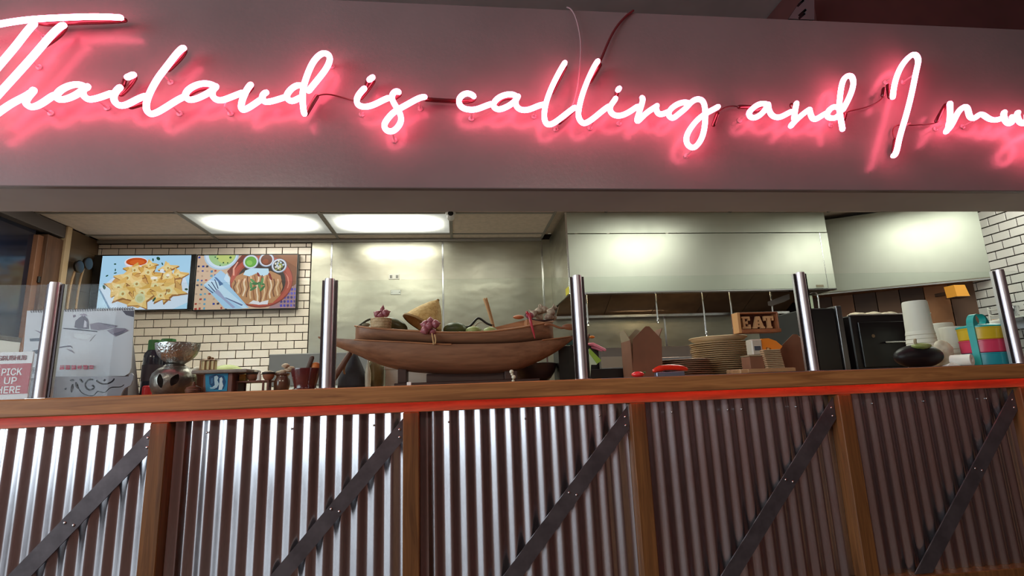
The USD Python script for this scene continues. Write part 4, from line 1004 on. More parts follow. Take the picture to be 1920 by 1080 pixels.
# two dark bottles with green caps
BOT = mat('navy_bottle', (26, 32, 52), 0.18, coat=0.5); GREENCAP = mat('green_cap', (62, 132, 66), 0.35); LABELM = mat('bottle_label', (60, 52, 66), 0.5)
for i, (cx, Y, cap_, body, lab) in enumerate(((281, 2.47, (11, 638, 657), [(11, 657), (16, 664), (17, 672), (18, 700), (18, 741)], 'dark bottle with a bright green cap, nearest the calendar'), (307, 2.56, (13, 636, 653), [(12, 653), (16, 660), (17, 668), (18, 700), (18, 740)], 'dark bottle with a green cap, right behind the silver bowl'))):
    m, o = lpx(cx, Y, body)
    t = thing('bottle', lab, 'bottle', o, group='dark bottles with green caps')
    obj('body', m, BOT, t, smooth=40)
    ztop = m.bounds[1][2]
    r_ = cap_[0] * mpp(cx, 650, Y); h_ = at(cx, cap_[1], Y)[2] - ztop
    cp = [(r_, ztop), (r_, ztop + h_ * 0.9), (r_ * 0.92, ztop + h_)]
    obj('cap', lathe(cp, (o[0], Y, 0), 24), GREENCAP, t, smooth=40)
    zb = at(cx, 715, Y)[2]; r2_ = 18.3 * mpp(cx, 715, Y)
    obj('label', lathe([(r2_, zb), (r2_, zb + 0.07)], (o[0], Y, 0), 28, close=False), LABELM, t, smooth=40)
REDP = mat('red_plastic', (196, 40, 48), 0.25)
m, o = lpx(275, 2.36, [(6, 723), (8.5, 725), (9, 730), (8.5, 741)], 20)
t = thing('seasoning_jar', 'small red capped jar in front of the dark bottles', 'jar', o)
obj('jar_body', m, REDP, t, smooth=40)
obj('lid_rim', lathe([(0.0185, o[2] + 0.022), (0.0185, o[2] + 0.026)], (o[0], o[1], 0), 20), REDP, t, smooth=40)
# silver bowl on a burner with leaf cut-outs
CHASED = mat('chased_silver', (196, 198, 200), 0.24, 1.0, bump=0.006, bscale=(85, 85, 85)); PEWTER = mat('pewter_burner', (150, 146, 140), 0.34, 0.95, c2=(112, 106, 102), scale=(18, 18, 18), bump=0.0015, bscale=(60, 60, 60))
BURY = 2.27
outer = [(16, 683), (21, 688), (29, 692), (37, 700), (40, 710), (39.5, 722), (36, 733), (31, 741)]
m, o = lpx(323, BURY, outer, 40, open_t=0.004)
bz = m.bounds[1][2]
t = thing('burner', 'squat pewter burner with leaf shaped openings, under the silver bowl', 'burner', o)
def leaf(x, y, w, h, deg):
    q = at(x, y, BURY - 0.09)
    g = affinity.rotate(affinity.scale(Point(0, 0).buffer(1, 6), w, h), deg)
    pts = [(math.copysign(abs(math.sin(k)) ** 1.6, math.sin(k)) * w, math.cos(k) * h) for k in np.linspace(0, 2 * math.pi, 18, endpoint=False)]
    g = affinity.translate(affinity.rotate(Polygon(pts), deg), q[0], q[2])
    return g
mm = manifold3d.Manifold(manifold3d.Mesh(np.asarray(m.vertices, np.float32), np.asarray(m.faces, np.uint32)))
for q in (leaf(322, 712, 0.012, 0.024, -20), leaf(297, 714, 0.012, 0.028, 12), leaf(349, 712, 0.012, 0.024, 14)):
    c = prism(q.buffer(0), 0.12, (0, BURY - 0.005, 0))
    if c.volume < 0: c.invert()
    cm = manifold3d.Manifold(manifold3d.Mesh(np.asarray(c.vertices, np.float32), np.asarray(c.faces, np.uint32)))
    if not mm.is_empty() and not cm.is_empty():
        mm = mm - cm
obj('burner_body', mm if mm.num_tri() > 100 else m, PEWTER, t, smooth=35)
zz = at(323, 690, BURY)[2]
obj('neck_ring', lathe([(23 * mpp(323, 690, BURY), zz - 0.004), (24.5 * mpp(323, 690, BURY), zz), (23 * mpp(323, 690, BURY), zz + 0.004)], (o[0], BURY, 0), 32), PEWTER, t, smooth=40)
m, o2 = lpx(326, BURY, [(38.5, 645), (39, 648), (37.5, 657), (34, 666), (27, 675), (18, 681), (14, 684)], 48, base=bz, open_t=0.003)
t = thing('silver_bowl', 'hammered silver bowl resting on the pewter burner', 'bowl', (o[0], BURY, bz))
m.apply_translation((o[0] + 0.006 - o2[0], 0, 0))
obj('bowl_body', m, CHASED, t, smooth=50)
rz = m.bounds[1][2]; rr = 38.8 * mpp(326, 646, BURY)
obj('rim', lathe([(rr - 0.003, rz - 0.003), (rr + 0.001, rz - 0.002), (rr + 0.001, rz + 0.001), (rr - 0.003, rz + 0.001)], (o[0] + 0.006, BURY, 0), 48, close=False), CHROME, t, smooth=40)
CLAY = mat('brown_clay', (112, 66, 48), 0.4, c2=(88, 50, 38), scale=(20, 20, 20)); CLAYL = mat('pale_clay', (160, 100, 72), 0.6, c2=(140, 86, 62), scale=(20, 20, 20))
m, o = lpx(362, 2.17, [(2.5, 719), (3.5, 721), (3, 723), (8, 725), (12, 727), (14, 729), (13.5, 730), (15, 733), (14, 738), (10, 741)], 28)
t = thing('clay_pot', 'tiny lidded brown clay pot between the burner and the blue picture box', 'pot', o)
obj('pot_body', m, CLAY, t, smooth=35)
obj('lid_knob', ball((o[0], o[1], m.bounds[1][2] + 0.002), 0.0055, 1), CLAY, t, smooth=True)
m, o = lpx(371, 2.42, [(14, 697), (15, 700), (12, 706), (10, 738)], 24)
t = thing('clay_pot', 'dark clay pot with pale garlic behind the blue picture box', 'pot', o)
obj('pot_body', m, CLAY, t, smooth=40)
GARL = mat('garlic', (226, 214, 196), 0.6, c2=(200, 178, 160), scale=(40, 40, 40))
obj('garlic_bulb', noisy(ball((o[0] - 0.008, o[1], m.bounds[1][2] + 0.008), (0.02, 0.02, 0.014), 2), 0.003, 60), GARL, t, smooth=True)
obj('garlic_bulb', noisy(ball((o[0] + 0.016, o[1], m.bounds[1][2] + 0.006), (0.014, 0.014, 0.012), 2), 0.002, 60, 3), GARL, t, smooth=True)
# little wooden box with a roof slab and a blue picture tile
WB = mat('dark_red_wood', (118, 62, 46), 0.5, c2=(88, 44, 34), scale=(30, 30, 10)); SLATE = mat('slate_slab', (132, 120, 112), 0.6, c2=(108, 96, 90), scale=(24, 24, 24))
HY_ = 2.18
t = thing('picture_box', 'small wooden box with a blue picture of two figures and a slab roof', 'ornament', (at(410, 735, HY_)[0], HY_, TOPZ))
obj('box_body', bx(379, 435, 700, HY_, HY_ + 0.12), WB, t)
obj('box_wing', bx(436, 446, 702, HY_ + 0.05, HY_ + 0.12), mat('box_wing_wood', (60, 32, 28), 0.6), t)
zr0 = at(410, 700, HY_)[2]
sl = obj('roof_slab', noisy(cbox((at(416, 700, HY_)[0], HY_ + 0.05, zr0 + 0.0065), (0.205, 0.15, 0.013), 0.003).subdivide(), 0.0015, 40), SLATE, t)
tp = P2([(385, 701.5), (428, 700), (426, 733), (386, 734.5)], HY_)
TILEP = [(tp, (34, 128, 168)), (P2([(392, 706), (404, 702), (420, 705), (424, 716), (420, 729), (402, 731), (393, 720)], HY_), (26, 74, 116))]
for pts, c in (([(402, 706), (407, 704), (410, 708), (408, 713), (411, 720), (407, 727), (401, 728), (396, 728), (403, 722), (402, 713)], (176, 202, 216)), ([(412, 709), (416, 707), (418, 711), (417, 716), (419, 723), (416, 731), (410, 731), (411, 722), (412, 715)], (196, 214, 222)),
               ([(394, 726), (404, 726), (404, 729), (395, 729)], (150, 184, 204)), ([(396, 710), (400, 708), (400, 718), (396, 720)], (60, 110, 150))):
    TILEP.append((P2(pts, HY_), c))
picture('picture_tile', TILEP, (0, HY_ - 0.0005, 0), t, printed('glazed_print', 0.0, 0.2), step=0.0008)
# brass lantern on the roof slab
LZ = zr0 + 0.0135
BRASS = mat('dark_brass', (128, 92, 62), 0.4, 0.7); CREAMG = mat('cream_panes', (224, 204, 150), 0.4)
LYY = HY_ + 0.05
lx = at(392, 690, LYY)[0]
t = thing('lantern', 'tiny brass lantern with cream panes on top of the blue picture box', 'lantern', (lx, LYY, LZ))
hw = 0.0255; lh = at(392, 676, LYY)[2] - LZ
for dx in (-hw, -hw / 3, hw / 3, hw):
    obj('corner_post', span(lx + dx - 0.0022, lx + dx + 0.0022, LYY - 0.020, LYY - 0.016, LZ, LZ + lh, 0.0005), BRASS, t)
obj('lantern_base', span(lx - hw - 0.003, lx + hw + 0.003, LYY - 0.022, LYY + 0.022, LZ, LZ + 0.004, 0.001), BRASS, t)
obj('pane', span(lx - hw + 0.002, lx + hw - 0.002, LYY - 0.015, LYY + 0.015, LZ + 0.004, LZ + lh - 0.001, 0.001), CREAMG, t)
obj('roof', hull([(lx - hw - 0.005, LYY - 0.024, LZ + lh), (lx + hw + 0.005, LYY - 0.024, LZ + lh), (lx - hw - 0.005, LYY + 0.024, LZ + lh), (lx + hw + 0.005, LYY + 0.024, LZ + lh), (lx - 0.016, LYY, LZ + lh + 0.006), (lx + 0.016, LYY, LZ + lh + 0.006)]), BRASS, t)
obj('finial', cat_([ball((lx - 0.002, LYY, LZ + lh + 0.011), (0.008, 0.006, 0.007), 1), ball((lx + 0.009, LYY, LZ + lh + 0.008), (0.007, 0.005, 0.005), 1)]), BRASS, t, smooth=True)
MELON = mat('pale_melon', (196, 206, 120), 0.45, c2=(176, 190, 104), scale=(14, 14, 14))
c = at(425, 712, 2.53)
hm = at(425, 684, 2.53)[2] - TOPZ
t = thing('melon', 'pale yellow green melon behind the lantern and picture box', 'melon', (c[0], 2.53, TOPZ))
obj('fruit', noisy(ball((c[0], 2.53, TOPZ + hm / 2), (0.088, 0.075, hm / 2), 3), 0.003, 12), MELON, t, smooth=True)
obj('stalk', tube([(c[0] + 0.085, 2.53, TOPZ + hm / 2), (c[0] + 0.103, 2.53, TOPZ + hm / 2 + 0.006)], 0.004, 6), mat('dry_stalk', (140, 128, 80), 0.7), t, smooth=True)
# miniature table with clay pots
MY = 2.24
t = thing('miniature_table', 'miniature brown wooden table carrying two clay pots and a yellow block', 'table', (at(475, 730, MY)[0], MY, TOPZ))
tz = at(475, 714, MY)[2]
x0, x1 = at(448, 716, MY)[0], at(509, 714, MY)[0]
obj('table_top', span(x0, x1, MY - 0.03, MY + 0.06, tz - 0.006, tz, 0.001), WB, t)
for x in (x0 + 0.004, x1 - 0.022, x1 - 0.004):
    for y in (MY - 0.026, MY + 0.056):
        obj('leg', span(x - 0.0035, x + 0.0035, y - 0.0035, y + 0.0035, TOPZ, tz - 0.006, 0.0005), WB, t)
obj('shelf', span(x0, x1, MY + 0.03, MY + 0.06, TOPZ + 0.001, TOPZ + 0.006, 0.0005), mat('box_wing_wood', (0, 0, 0)), t)
RIMB = mat('charred_rim', (44, 34, 32), 0.5)
for i, (cx, lab) in enumerate(((473, 'clay pot with a black rim on the left of the miniature table'), (503, 'clay pot with a black rim on the right of the miniature table'))):
    m, o = lpx(cx, MY, [(10.5, 699), (11, 702), (10.5, 707), (8, 712), (5.5, 715)], 24, base=tz, open_t=0.003)
    t = thing('clay_pot', lab, 'pot', o, group='clay pots on the miniature table')
    obj('pot_body', m, CLAYL, t, smooth=40)
    zt2 = m.bounds[1][2]
    obj('black_rim', lathe([(0.019, zt2 - 0.012), (0.0245, zt2 - 0.004), (0.0245, zt2 + 0.002), (0.017, zt2 + 0.004)], (o[0], MY, 0), 24), RIMB, t, smooth=40)
    obj('filling', noisy(ball((o[0], MY, zt2 + 0.004), (0.017, 0.017, 0.005), 2), 0.003, 90, i), mat('pale_filling', (206, 190, 166), 0.7), t, smooth=True)
yb = at(456, 714, MY)
t = thing('yellow_block', 'small yellow block at the left end of the miniature table', 'ornament', (yb[0], MY, tz))
obj('block', cbox((yb[0], MY, tz + 0.0115), (0.026, 0.03, 0.023), 0.004), mat('yellow_block', (220, 190, 84), 0.5), t)
obj('top_skin', cbox((yb[0], MY, tz + 0.0245), (0.024, 0.028, 0.003), 0.001), mat('yellow_block_top', (236, 214, 130), 0.5), t)
zb2 = at(487, 697, MY)[2]
obj('paper_cone', lathe([(0.008, tz), (0.0075, tz + 0.02), (0.0005, zb2 + 0.002)], (at(488, 714, MY)[0], MY - 0.015, 0), 12), mat('white_paper', (0, 0, 0)), smooth=30, label='tiny white paper cone between the two small clay pots', cat='ornament')
# brown jar with dried bits, dark red mortar with pestle
m, o = lpx(528, 2.26, [(14, 700), (14.5, 702), (11, 705), (11.5, 708), (14.5, 713), (15, 722), (13, 730), (10, 733)], 28, open_t=0.004)
t = thing('clay_jar', 'glossy brown clay jar with dried white bits, left of the red mortar', 'jar', o)
obj('jar_body', m, mat('glossy_brown_clay', (106, 70, 54), 0.2, c2=(84, 54, 42), scale=(16, 16, 16), coat=0.5), t, smooth=40)
zt2 = m.bounds[1][2]
for i, (dx, dz, w) in enumerate(((0.0, 0.004, 0.016), (0.02, 0.012, 0.018), (0.012, 0.030, 0.016), (-0.016, 0.003, 0.012), (0.034, 0.02, 0.013))):
    obj('dried_flower', noisy(ball((o[0] + dx, 2.26 + 0.005 * (i % 2), zt2 + dz), (w, 0.012, w * 0.6), 2), 0.005, 70, i), mat('dried_white', (214, 196, 172), 0.8, c2=(170, 134, 110), scale=(60, 60, 60)), t, smooth=True)
m, o = lpx(572, 2.19, [(27, 691), (27, 694), (24.5, 706), (21, 718), (20, 724), (22, 729)], 36, open_t=0.007)
t = thing('mortar', 'dark red glossy mortar beside the second glass post', 'mortar', o)
MORT = mat('dark_red_lacquer', (92, 28, 30), 0.22, c2=(70, 22, 26), scale=(8, 8, 8), coat=0.6)
obj('mortar_body', m, MORT, t, smooth=40)
obj('foot_ring', lathe([(0.047, TOPZ), (0.049, TOPZ + 0.003), (0.044, TOPZ + 0.007)], (o[0], 2.19, 0), 36), MORT, t, smooth=40)
DW = mat('dark_pestle_wood', (76, 52, 44), 0.5)
p0, p1 = at(570, 712, 2.19), at(585, 671, 2.21)
t = thing('pestle', 'dark wooden pestle leaning in the dark red mortar', 'pestle', (p0[0], 2.19, p0[2]))
obj('shaft', tube([p0, (p0 + p1) / 2, p1], [0.011, 0.0085, 0.0095], 12), DW, t, smooth=40)
obj('pestle_head', ball(p0, 0.015, 2), DW, t, smooth=True)
p2 = at(591, 686, 2.21)
t = thing('orange_slice', 'orange dried fruit piece at the right rim of the dark red mortar', 'fruit', tuple(p2))
obj('flesh', noisy(ball(p2 - np.array([0, 0, 0.006]), (0.017, 0.012, 0.021), 2), 0.003, 50), mat('orange_dried', (206, 120, 52), 0.5, c2=(180, 96, 40), scale=(60, 60, 60)), t, smooth=True)
obj('peel', noisy(ball(p2 + np.array([0.002, 0.004, -0.006]), (0.018, 0.010, 0.022), 2), 0.002, 50), mat('orange_peel', (172, 84, 36), 0.5), t, smooth=True)

# ------------------------------------------------------------------ wooden boat and what it carries
BOY = 2.34
BWOOD = mat('boat_wood', (158, 110, 82), 0.5, c2=(124, 82, 60), scale=(5, 60, 60), lo=0.3, hi=0.7, bump=0.0004); BRIM = mat('boat_rim_wood', (186, 128, 88), 0.45, c2=(160, 104, 70), scale=(6, 60, 60)); BDARK = mat('boat_stand_wood', (74, 46, 40), 0.5, c2=(60, 38, 34), scale=(8, 40, 40))
t_boat = thing('wooden_boat', 'wooden model boat with a raised inner hull standing on the bar', 'model boat', (at(850, 716, BOY)[0], BOY, TOPZ))
def yx(tab, x):
    return np.interp(x, [q[0] for q in tab], [q[1] for q in tab])
from scipy.interpolate import PchipInterpolator
def curve(tab):
    return PchipInterpolator([q[0] for q in tab], [q[1] for q in tab])
def hull_mesh(x0, x1, top, bot, bmax, power, n=60, depth_px=6, rim=0.006, xc=None, flat=0.75):
    """A boat hull between the pixel columns x0 and x1, from its sheer and keel lines and its half beam, hollowed on top."""
    tp, bt_ = curve(top), curve(bot)
    rings = []
    xm = (x0 + x1) / 2 if xc is None else xc
    for x in np.linspace(x0, x1, n):
        u = (x - xm) / ((x1 - xm) if x > xm else (xm - x0))
        b = bmax * max(1 - abs(u) ** 2.2, 0.0) ** power + 0.004
        T_, B_ = at(x, tp(x), BOY), at(x, bt_(x), BOY)
        X = (T_[0] + B_[0]) / 2 if False else T_[0]
        zt_, zb_ = T_[2], min(B_[2], T_[2] - 0.004)
        ring = []
        for a in np.linspace(0, math.pi, 15):
            ring.append((X, BOY - b * math.copysign(abs(math.cos(a)) ** flat, math.cos(a)), zt_ - (zt_ - zb_) * math.sin(a) ** 0.8))
        r_ = min(rim, b * 0.4); dp = min(depth_px * 0.0023, (zt_ - zb_) * 0.4)
        ring += [(X, BOY + b - r_, zt_), (X, BOY + b - r_, zt_ - dp), (X, BOY - b + r_, zt_ - dp), (X, BOY - b + r_, zt_)]
        rings.append(ring)
    k = len(rings[0]); V = [p for q in rings for p in q]; F = []
    for i in range(n - 1):
        for j in range(k):
            j2 = (j + 1) % k
            F += [(i * k + j, (i + 1) * k + j, (i + 1) * k + j2), (i * k + j, (i + 1) * k + j2, i * k + j2)]
    c0 = len(V); V.append(tuple(np.mean(rings[0], axis=0))); c1 = len(V); V.append(tuple(np.mean(rings[-1], axis=0)))
    for j in range(k):
        j2 = (j + 1) % k
        F += [(c0, j, j2), (c1, (n - 1) * k + j2, (n - 1) * k + j)]
    m = T(V, F)
    if m.volume < 0: m.invert()
    return m
lower_top = [(597, 631), (632, 636.5), (680, 641), (760, 646), (850, 650.5), (950, 648), (1010, 641), (1065, 632), (1080, 628)]
lower_bot = [(597, 634), (632, 650), (670, 666), (700, 679), (730, 689), (760, 696), (800, 700), (860, 702), (920, 701), (960, 697), (995, 684), (1040, 661), (1068, 641), (1080, 631)]
obj('lower_hull', hull_mesh(597, 1080, lower_top, lower_bot, 0.125, 0.75, xc=840), BWOOD, t_boat, smooth=40)
up_top = [(667, 613), (700, 619.5), (780, 626.5), (850, 629.5), (900, 628.5), (950, 623), (985, 617), (1012, 611), (1036, 604)]
up_bot = [(667, 640), (700, 643), (780, 648), (850, 652), (950, 650), (1000, 643), (1036, 637)]
obj('upper_hull', hull_mesh(667, 1036, up_top, up_bot, 0.118, 0.33, rim=0.005, depth_px=5, xc=850, flat=0.55), BWOOD, t_boat, smooth=40)
def beam(x, x0, x1, xm, bmax, power):
    u = (x - xm) / ((x1 - xm) if x > xm else (xm - x0)); return bmax * max(1 - abs(u) ** 2.2, 0.0) ** power + 0.004
tp = curve(up_top); ltp = curve(lower_top)
rimp = [at(x, tp(x), BOY) - np.array([0, beam(x, 667, 1036, 850, 0.118, 0.33), 0]) for x in np.linspace(669, 1034, 40)]
obj('rim_strip', tube(rimp, 0.0042, 8), BRIM, t_boat, smooth=40)
rimb = [at(x, tp(x), BOY) + np.array([0, beam(x, 667, 1036, 850, 0.118, 0.33), 0]) for x in np.linspace(669, 1034, 40)]
obj('rim_strip', tube(rimb, 0.0042, 8), BRIM, t_boat, smooth=40)
fen = [at(x, ltp(x) + 0.5, BOY) - np.array([0, beam(x, 597, 1080, 840, 0.125, 0.75) + 0.001, 0]) for x in np.linspace(672, 846, 24)]
obj('rub_strake', tube(fen, 0.0035, 6), BRIM, t_boat, smooth=40)
fen = [at(x, ltp(x) + 0.5, BOY) - np.array([0, beam(x, 597, 1080, 840, 0.125, 0.75) + 0.001, 0]) for x in np.linspace(1012, 1066, 10)]
obj('rub_strake', tube(fen, 0.003, 6), BRIM, t_boat, smooth=40)
st = P2([(868, 633), (905, 617), (985, 597.5), (1004, 600), (1032, 606), (1034, 622), (1027, 637), (1000, 636)], BOY)
obj('stern_board', prism(st, 0.012, (0, BOY + 0.060, 0)), BRIM, t_boat)
obj('stern_deck', hull([at(x, y, BOY) + np.array([0, d, 0]) for x, y in ((985, 601), (1030, 609), (1030, 626), (985, 626)) for d in (-0.05, 0.05)]), BRIM, t_boat)
sx0, sx1 = at(742, 716, BOY)[0], at(1008, 714, BOY)[0]
obj('stand_board', span(sx0, sx1, BOY - 0.06, BOY + 0.06, TOPZ, TOPZ + 0.016, 0.002), BDARK, t_boat)
obj('stand_cradle', span(at(748, 716, BOY)[0], at(764, 716, BOY)[0], BOY - 0.05, BOY + 0.05, TOPZ + 0.016, at(756, 692, BOY)[2], 0.002), BDARK, t_boat)
obj('stand_cradle', span(at(945, 716, BOY)[0], at(968, 716, BOY)[0], BOY - 0.05, BOY + 0.05, TOPZ + 0.016, at(956, 696, BOY)[2], 0.002), BDARK, t_boat)
obj('keel_block', span(at(800, 716, BOY)[0], at(945, 716, BOY)[0], BOY - 0.02, BOY + 0.02, TOPZ + 0.016, at(870, 699, BOY)[2], 0.002), BDARK, t_boat)
def deckz(x):
    return at(x, tp(x), BOY)[2] - 5 * 0.0023
WICK = mat('woven_straw', (226, 200, 164), 0.7, c2=(196, 164, 124), scale=(90, 90, 90), bump=0.002); WICKY = mat('yellow_straw', (232, 196, 130), 0.7, c2=(204, 160, 92), scale=(70, 70, 70), bump=0.002)
SHAL = mat('shallot_skin', (150, 78, 92), 0.35, c2=(176, 106, 112), scale=(26, 26, 60)); GREENM = mat('dark_green_skin', (66, 78, 48), 0.4, c2=(90, 100, 58), scale=(14, 14, 14)); LIME = mat('pale_lime', (162, 168, 104), 0.45, c2=(140, 150, 84), scale=(18, 18, 18))
# woven basket in the bow
m, o = lpx(714, 2.30, [(20, 599), (20, 602), (19, 612), (17, 624)], 28, base=deckz(714), open_t=0.004)
t = thing('basket', 'small pale woven basket in the left end of the wooden boat', 'basket', o)
obj('basket_wall', m, WICK, t, smooth=40)
r0 = 20.3 * mpp(714, 605, 2.30)
for zf in (0.2, 0.4, 0.6, 0.8, 1.0):
    zz = o[2] + (m.bounds[1][2] - o[2]) * zf
    rr = (17 + 3 * zf) * mpp(714, 610, 2.30)
    obj('woven_hoop', lathe([(rr - 0.001, zz - 0.003), (rr + 0.0022, zz - 0.0015), (rr + 0.0022, zz + 0.0015), (rr - 0.001, zz + 0.003)], (o[0], 2.30, 0), 28, close=False), WICK, t, smooth=50)
bt2 = m.bounds[1][2]
mat('dry_stem', (200, 160, 112), 0.7)
def shallots(lab, items, Y, stems=()):
    c = at(*items[0][:2], Y)
    t = thing('shallot_bunch', lab, 'shallots', tuple(c))
    for i, (x, y, w, h, deg) in enumerate(items):
        q = at(x, y, Y); s = mpp(x, y, Y)
        b = lathe([(0.0, -h * s), (w * s * 0.55, -h * s * 0.8), (w * s * 0.95, -h * s * 0.25), (w * s, 0.1 * h * s), (w * s * 0.7, h * s * 0.62), (w * s * 0.22, h * s * 0.98), (w * s * 0.1, h * s * 1.25)], (0, 0, 0), 16)
        b.apply_transform(rot(deg, (0, 1, 0))); b.apply_translation(q + np.array([0, -0.012 * (i % 2), 0]))
        obj('bulb', b, SHAL, t, smooth=True)
    for P in stems:
        obj('stem', tube(spline([at(x, y, Y - 0.02) for x, y in P], 5), 0.0035, 6), mat('dry_stem', (200, 160, 112), 0.7), t, smooth=True)
    return t
shallots('bunch of pink shallots on the small woven basket', [(708, 589, 8, 7, -60), (724, 588, 8, 7.5, 70), (717, 581, 4.5, 8, 10), (715, 593, 7, 6, 0)], 2.30)
q = at(736, 608, 2.39)
t = thing('mango', 'dark green mango leaning on the right side of the small woven basket', 'mango', tuple(q))
b = ball((0, 0, 0), (0.062, 0.036, 0.030), 3); b.apply_transform(rot(22, (0, 1, 0))); b.apply_translation(q + np.array([0.008, 0.0, -0.004]))
obj('fruit', b, mat('mango_skin', (70, 84, 60), 0.35, c2=(96, 96, 62), scale=(10, 10, 10)), t, smooth=True)
obj('stalk', tube([q + np.array([0.062, 0.0, -0.026]), q + np.array([0.076, 0.0, -0.034])], 0.003, 6), mat('dry_stem', (0, 0, 0)), t, smooth=True)
q = at(678, 607, 2.30)
t = thing('wooden_scoop', 'dark curved scoop lying over the left end of the wooden boat', 'scoop', tuple(q))
obj('handle', tube(spline([at(672, 612, 2.28), at(680, 606, 2.28), at(690, 600, 2.28), at(700, 598, 2.29)], 5), [0.0045] * 16, 8), mat('dark_scoop', (66, 62, 44), 0.5), t, smooth=True)
obj('scoop_bowl', ball(at(684, 609, 2.29), (0.022, 0.015, 0.010), 2), mat('scoop_inside', (150, 140, 116), 0.5), t, smooth=True)
# conical straw hat / strainer
apex, basec = at(821, 563, 2.36), at(792, 611, 2.34)
t = thing('straw_cone', 'pointed yellow woven straw hat standing tilted in the wooden boat', 'hat', tuple(basec))
ax = apex - basec; Lh = np.linalg.norm(ax); ax /= Lh
Rz = np.eye(4); zx = ax; xx = np.cross([0, 1, 0], zx); xx /= np.linalg.norm(xx); yy_ = np.cross(zx, xx); Rz[:3, 0], Rz[:3, 1], Rz[:3, 2] = xx, yy_, zx
rb = 0.094
m = lathe(shell([(rb, 0), (rb * 0.83, Lh * 0.25), (rb * 0.58, Lh * 0.55), (rb * 0.30, Lh * 0.82), (rb * 0.05, Lh)], 0.004)[:], (0, 0, 0), 36, close=False); m.apply_transform(Rz); m.apply_translation(basec)
obj('woven_cone', m, WICKY, t, smooth=50)
m = lathe([(rb - 0.003, -0.004), (rb + 0.003, -0.003), (rb + 0.003, 0.004), (rb - 0.003, 0.004)], (0, 0, 0), 36, close=False); m.apply_transform(Rz); m.apply_translation(basec)
obj('rim_hoop', m, mat('straw_rim', (150, 112, 62), 0.6), t, smooth=40)
obj('tip', ball(apex, 0.007, 1), mat('straw_rim', (0, 0, 0)), t, smooth=True)
for k in range(1, 9):
    f = k / 9.5; rr = rb * (1 - f) * 0.99 + 0.002
    m = lathe([(rr, Lh * f * 0.98 - 0.0015), (rr + 0.0018, Lh * f * 0.98), (rr, Lh * f * 0.98 + 0.0015)], (0, 0, 0), 30, close=False); m.apply_transform(Rz); m.apply_translation(basec)
    obj('woven_hoop', m, WICKY, t, smooth=50)
shallots('bunch of pink shallots hanging over the rim below the straw hat', [(797, 609, 9, 8, -80), (817, 608, 8.5, 8, 80), (807, 602, 8, 7, 0), (797, 620, 8.5, 8, -110), (811, 622, 7.5, 6.5, 150), (805, 612, 8, 8, 10)], 2.22, [[(810, 626), (812, 637), (813, 645)], [(815, 628), (817, 638), (816, 644)]])
# green fruit, limes, knife, lemongrass
def fruit(name, lab, x, y, w, h, Y, m, cat, grp=None, nz=0.002):
    q = at(x, y, Y); s = mpp(x, y, Y)
    t = thing(name, lab, cat, tuple(q), group=grp)
    obj('fruit', noisy(ball(q, (w * s, w * s * 0.9, h * s), 3), nz, 14, int(x)), m, t, smooth=True)
    obj('stalk_end', lathe([(0.006, 0), (0.003, 0.004)], tuple(q + np.array([0.0, 0, h * s - 0.001])), 8), mat('dry_stem', (0, 0, 0)), t)
fruit('papaya', 'large dark green round fruit in the middle of the wooden boat', 853, 618, 22, 13.5, 2.32, GREENM, 'fruit')
fruit('lime', 'left pale green lime beside the large dark fruit in the boat', 888, 620, 15, 8.5, 2.28, LIME, 'lime', 'limes in the boat')
fruit('lime', 'right pale green lime next to the boat stern board', 919, 621, 13, 7.5, 2.28, LIME, 'lime', 'limes in the boat')
t = thing('black_ribbon_stalk', 'bent black stalk lying behind the two pale limes in the boat', 'stalk', tuple(at(890, 610, 2.36)))
obj('stalk', tube(spline([at(870, 613, 2.36), at(886, 607, 2.36), at(896, 597, 2.36), at(904, 600, 2.36), at(924, 610, 2.36)], 6), 0.005, 8), BLACK, t, smooth=True)
obj('dry_underside', tube(spline([at(890, 612, 2.365), at(900, 604, 2.365), at(912, 608, 2.365)], 5), 0.004, 6), mat('pale_husk', (196, 186, 164), 0.7), t, smooth=True)
t = thing('lemongrass', 'pair of pale lemongrass sticks standing up from the boat', 'lemongrass', tuple(at(922, 606, 2.36)))
obj('stick', tube([at(924, 612, 2.36), at(916, 585, 2.36), at(908, 561, 2.36)], [0.0048, 0.005, 0.0055], 8), mat('lemongrass', (196, 150, 104), 0.6), t, smooth=True)
obj('stick', tube([at(926, 612, 2.37), at(919, 585, 2.37), at(912, 560, 2.37)], [0.0048, 0.005, 0.005], 8), mat('lemongrass', (0, 0, 0)), t, smooth=True)
# dried flowers, red chillies, wooden spoon at the stern
t = thing('garlic_bunch', 'bunch of dry pale garlic heads on the right end of the wooden boat', 'garlic', tuple(at(1015, 588, 2.34)))
GB = mat('dry_garlic', (190, 172, 150), 0.7, c2=(138, 106, 92), scale=(50, 50, 50))
for i, (x, y, w) in enumerate(((1000, 590, 8), (1010, 583, 8), (1021, 580, 9), (1032, 586, 9), (1040, 578, 6), (1012, 594, 9), (1028, 595, 9), (1038, 596, 7), (994, 594, 6))):
    q = at(x, y, 2.34); s = mpp(x, y, 2.34)
    b = lathe([(0.0, -w * s * 0.8), (w * s * 0.8, -w * s * 0.45), (w * s, 0), (w * s * 0.62, w * s * 0.55), (w * s * 0.2, w * s * 0.9), (w * s * 0.14, w * s * 1.5)], (0, 0, 0), 10)
    b.apply_transform(rot((i * 53) % 90 - 45, (0, 1, 0))); b.apply_translation(q + np.array([0, 0.016 * ((i % 3) - 1), 0]))
    obj('garlic_head', noisy(b, 0.003, 60, i), GB, t, smooth=True)
obj('tie', tube(spline([at(986, 590, 2.33), at(1000, 600, 2.31), at(1022, 602, 2.31), at(1036, 600, 2.33)], 5), 0.006, 8), mat('dark_tie', (60, 34, 32), 0.6), t, smooth=True)
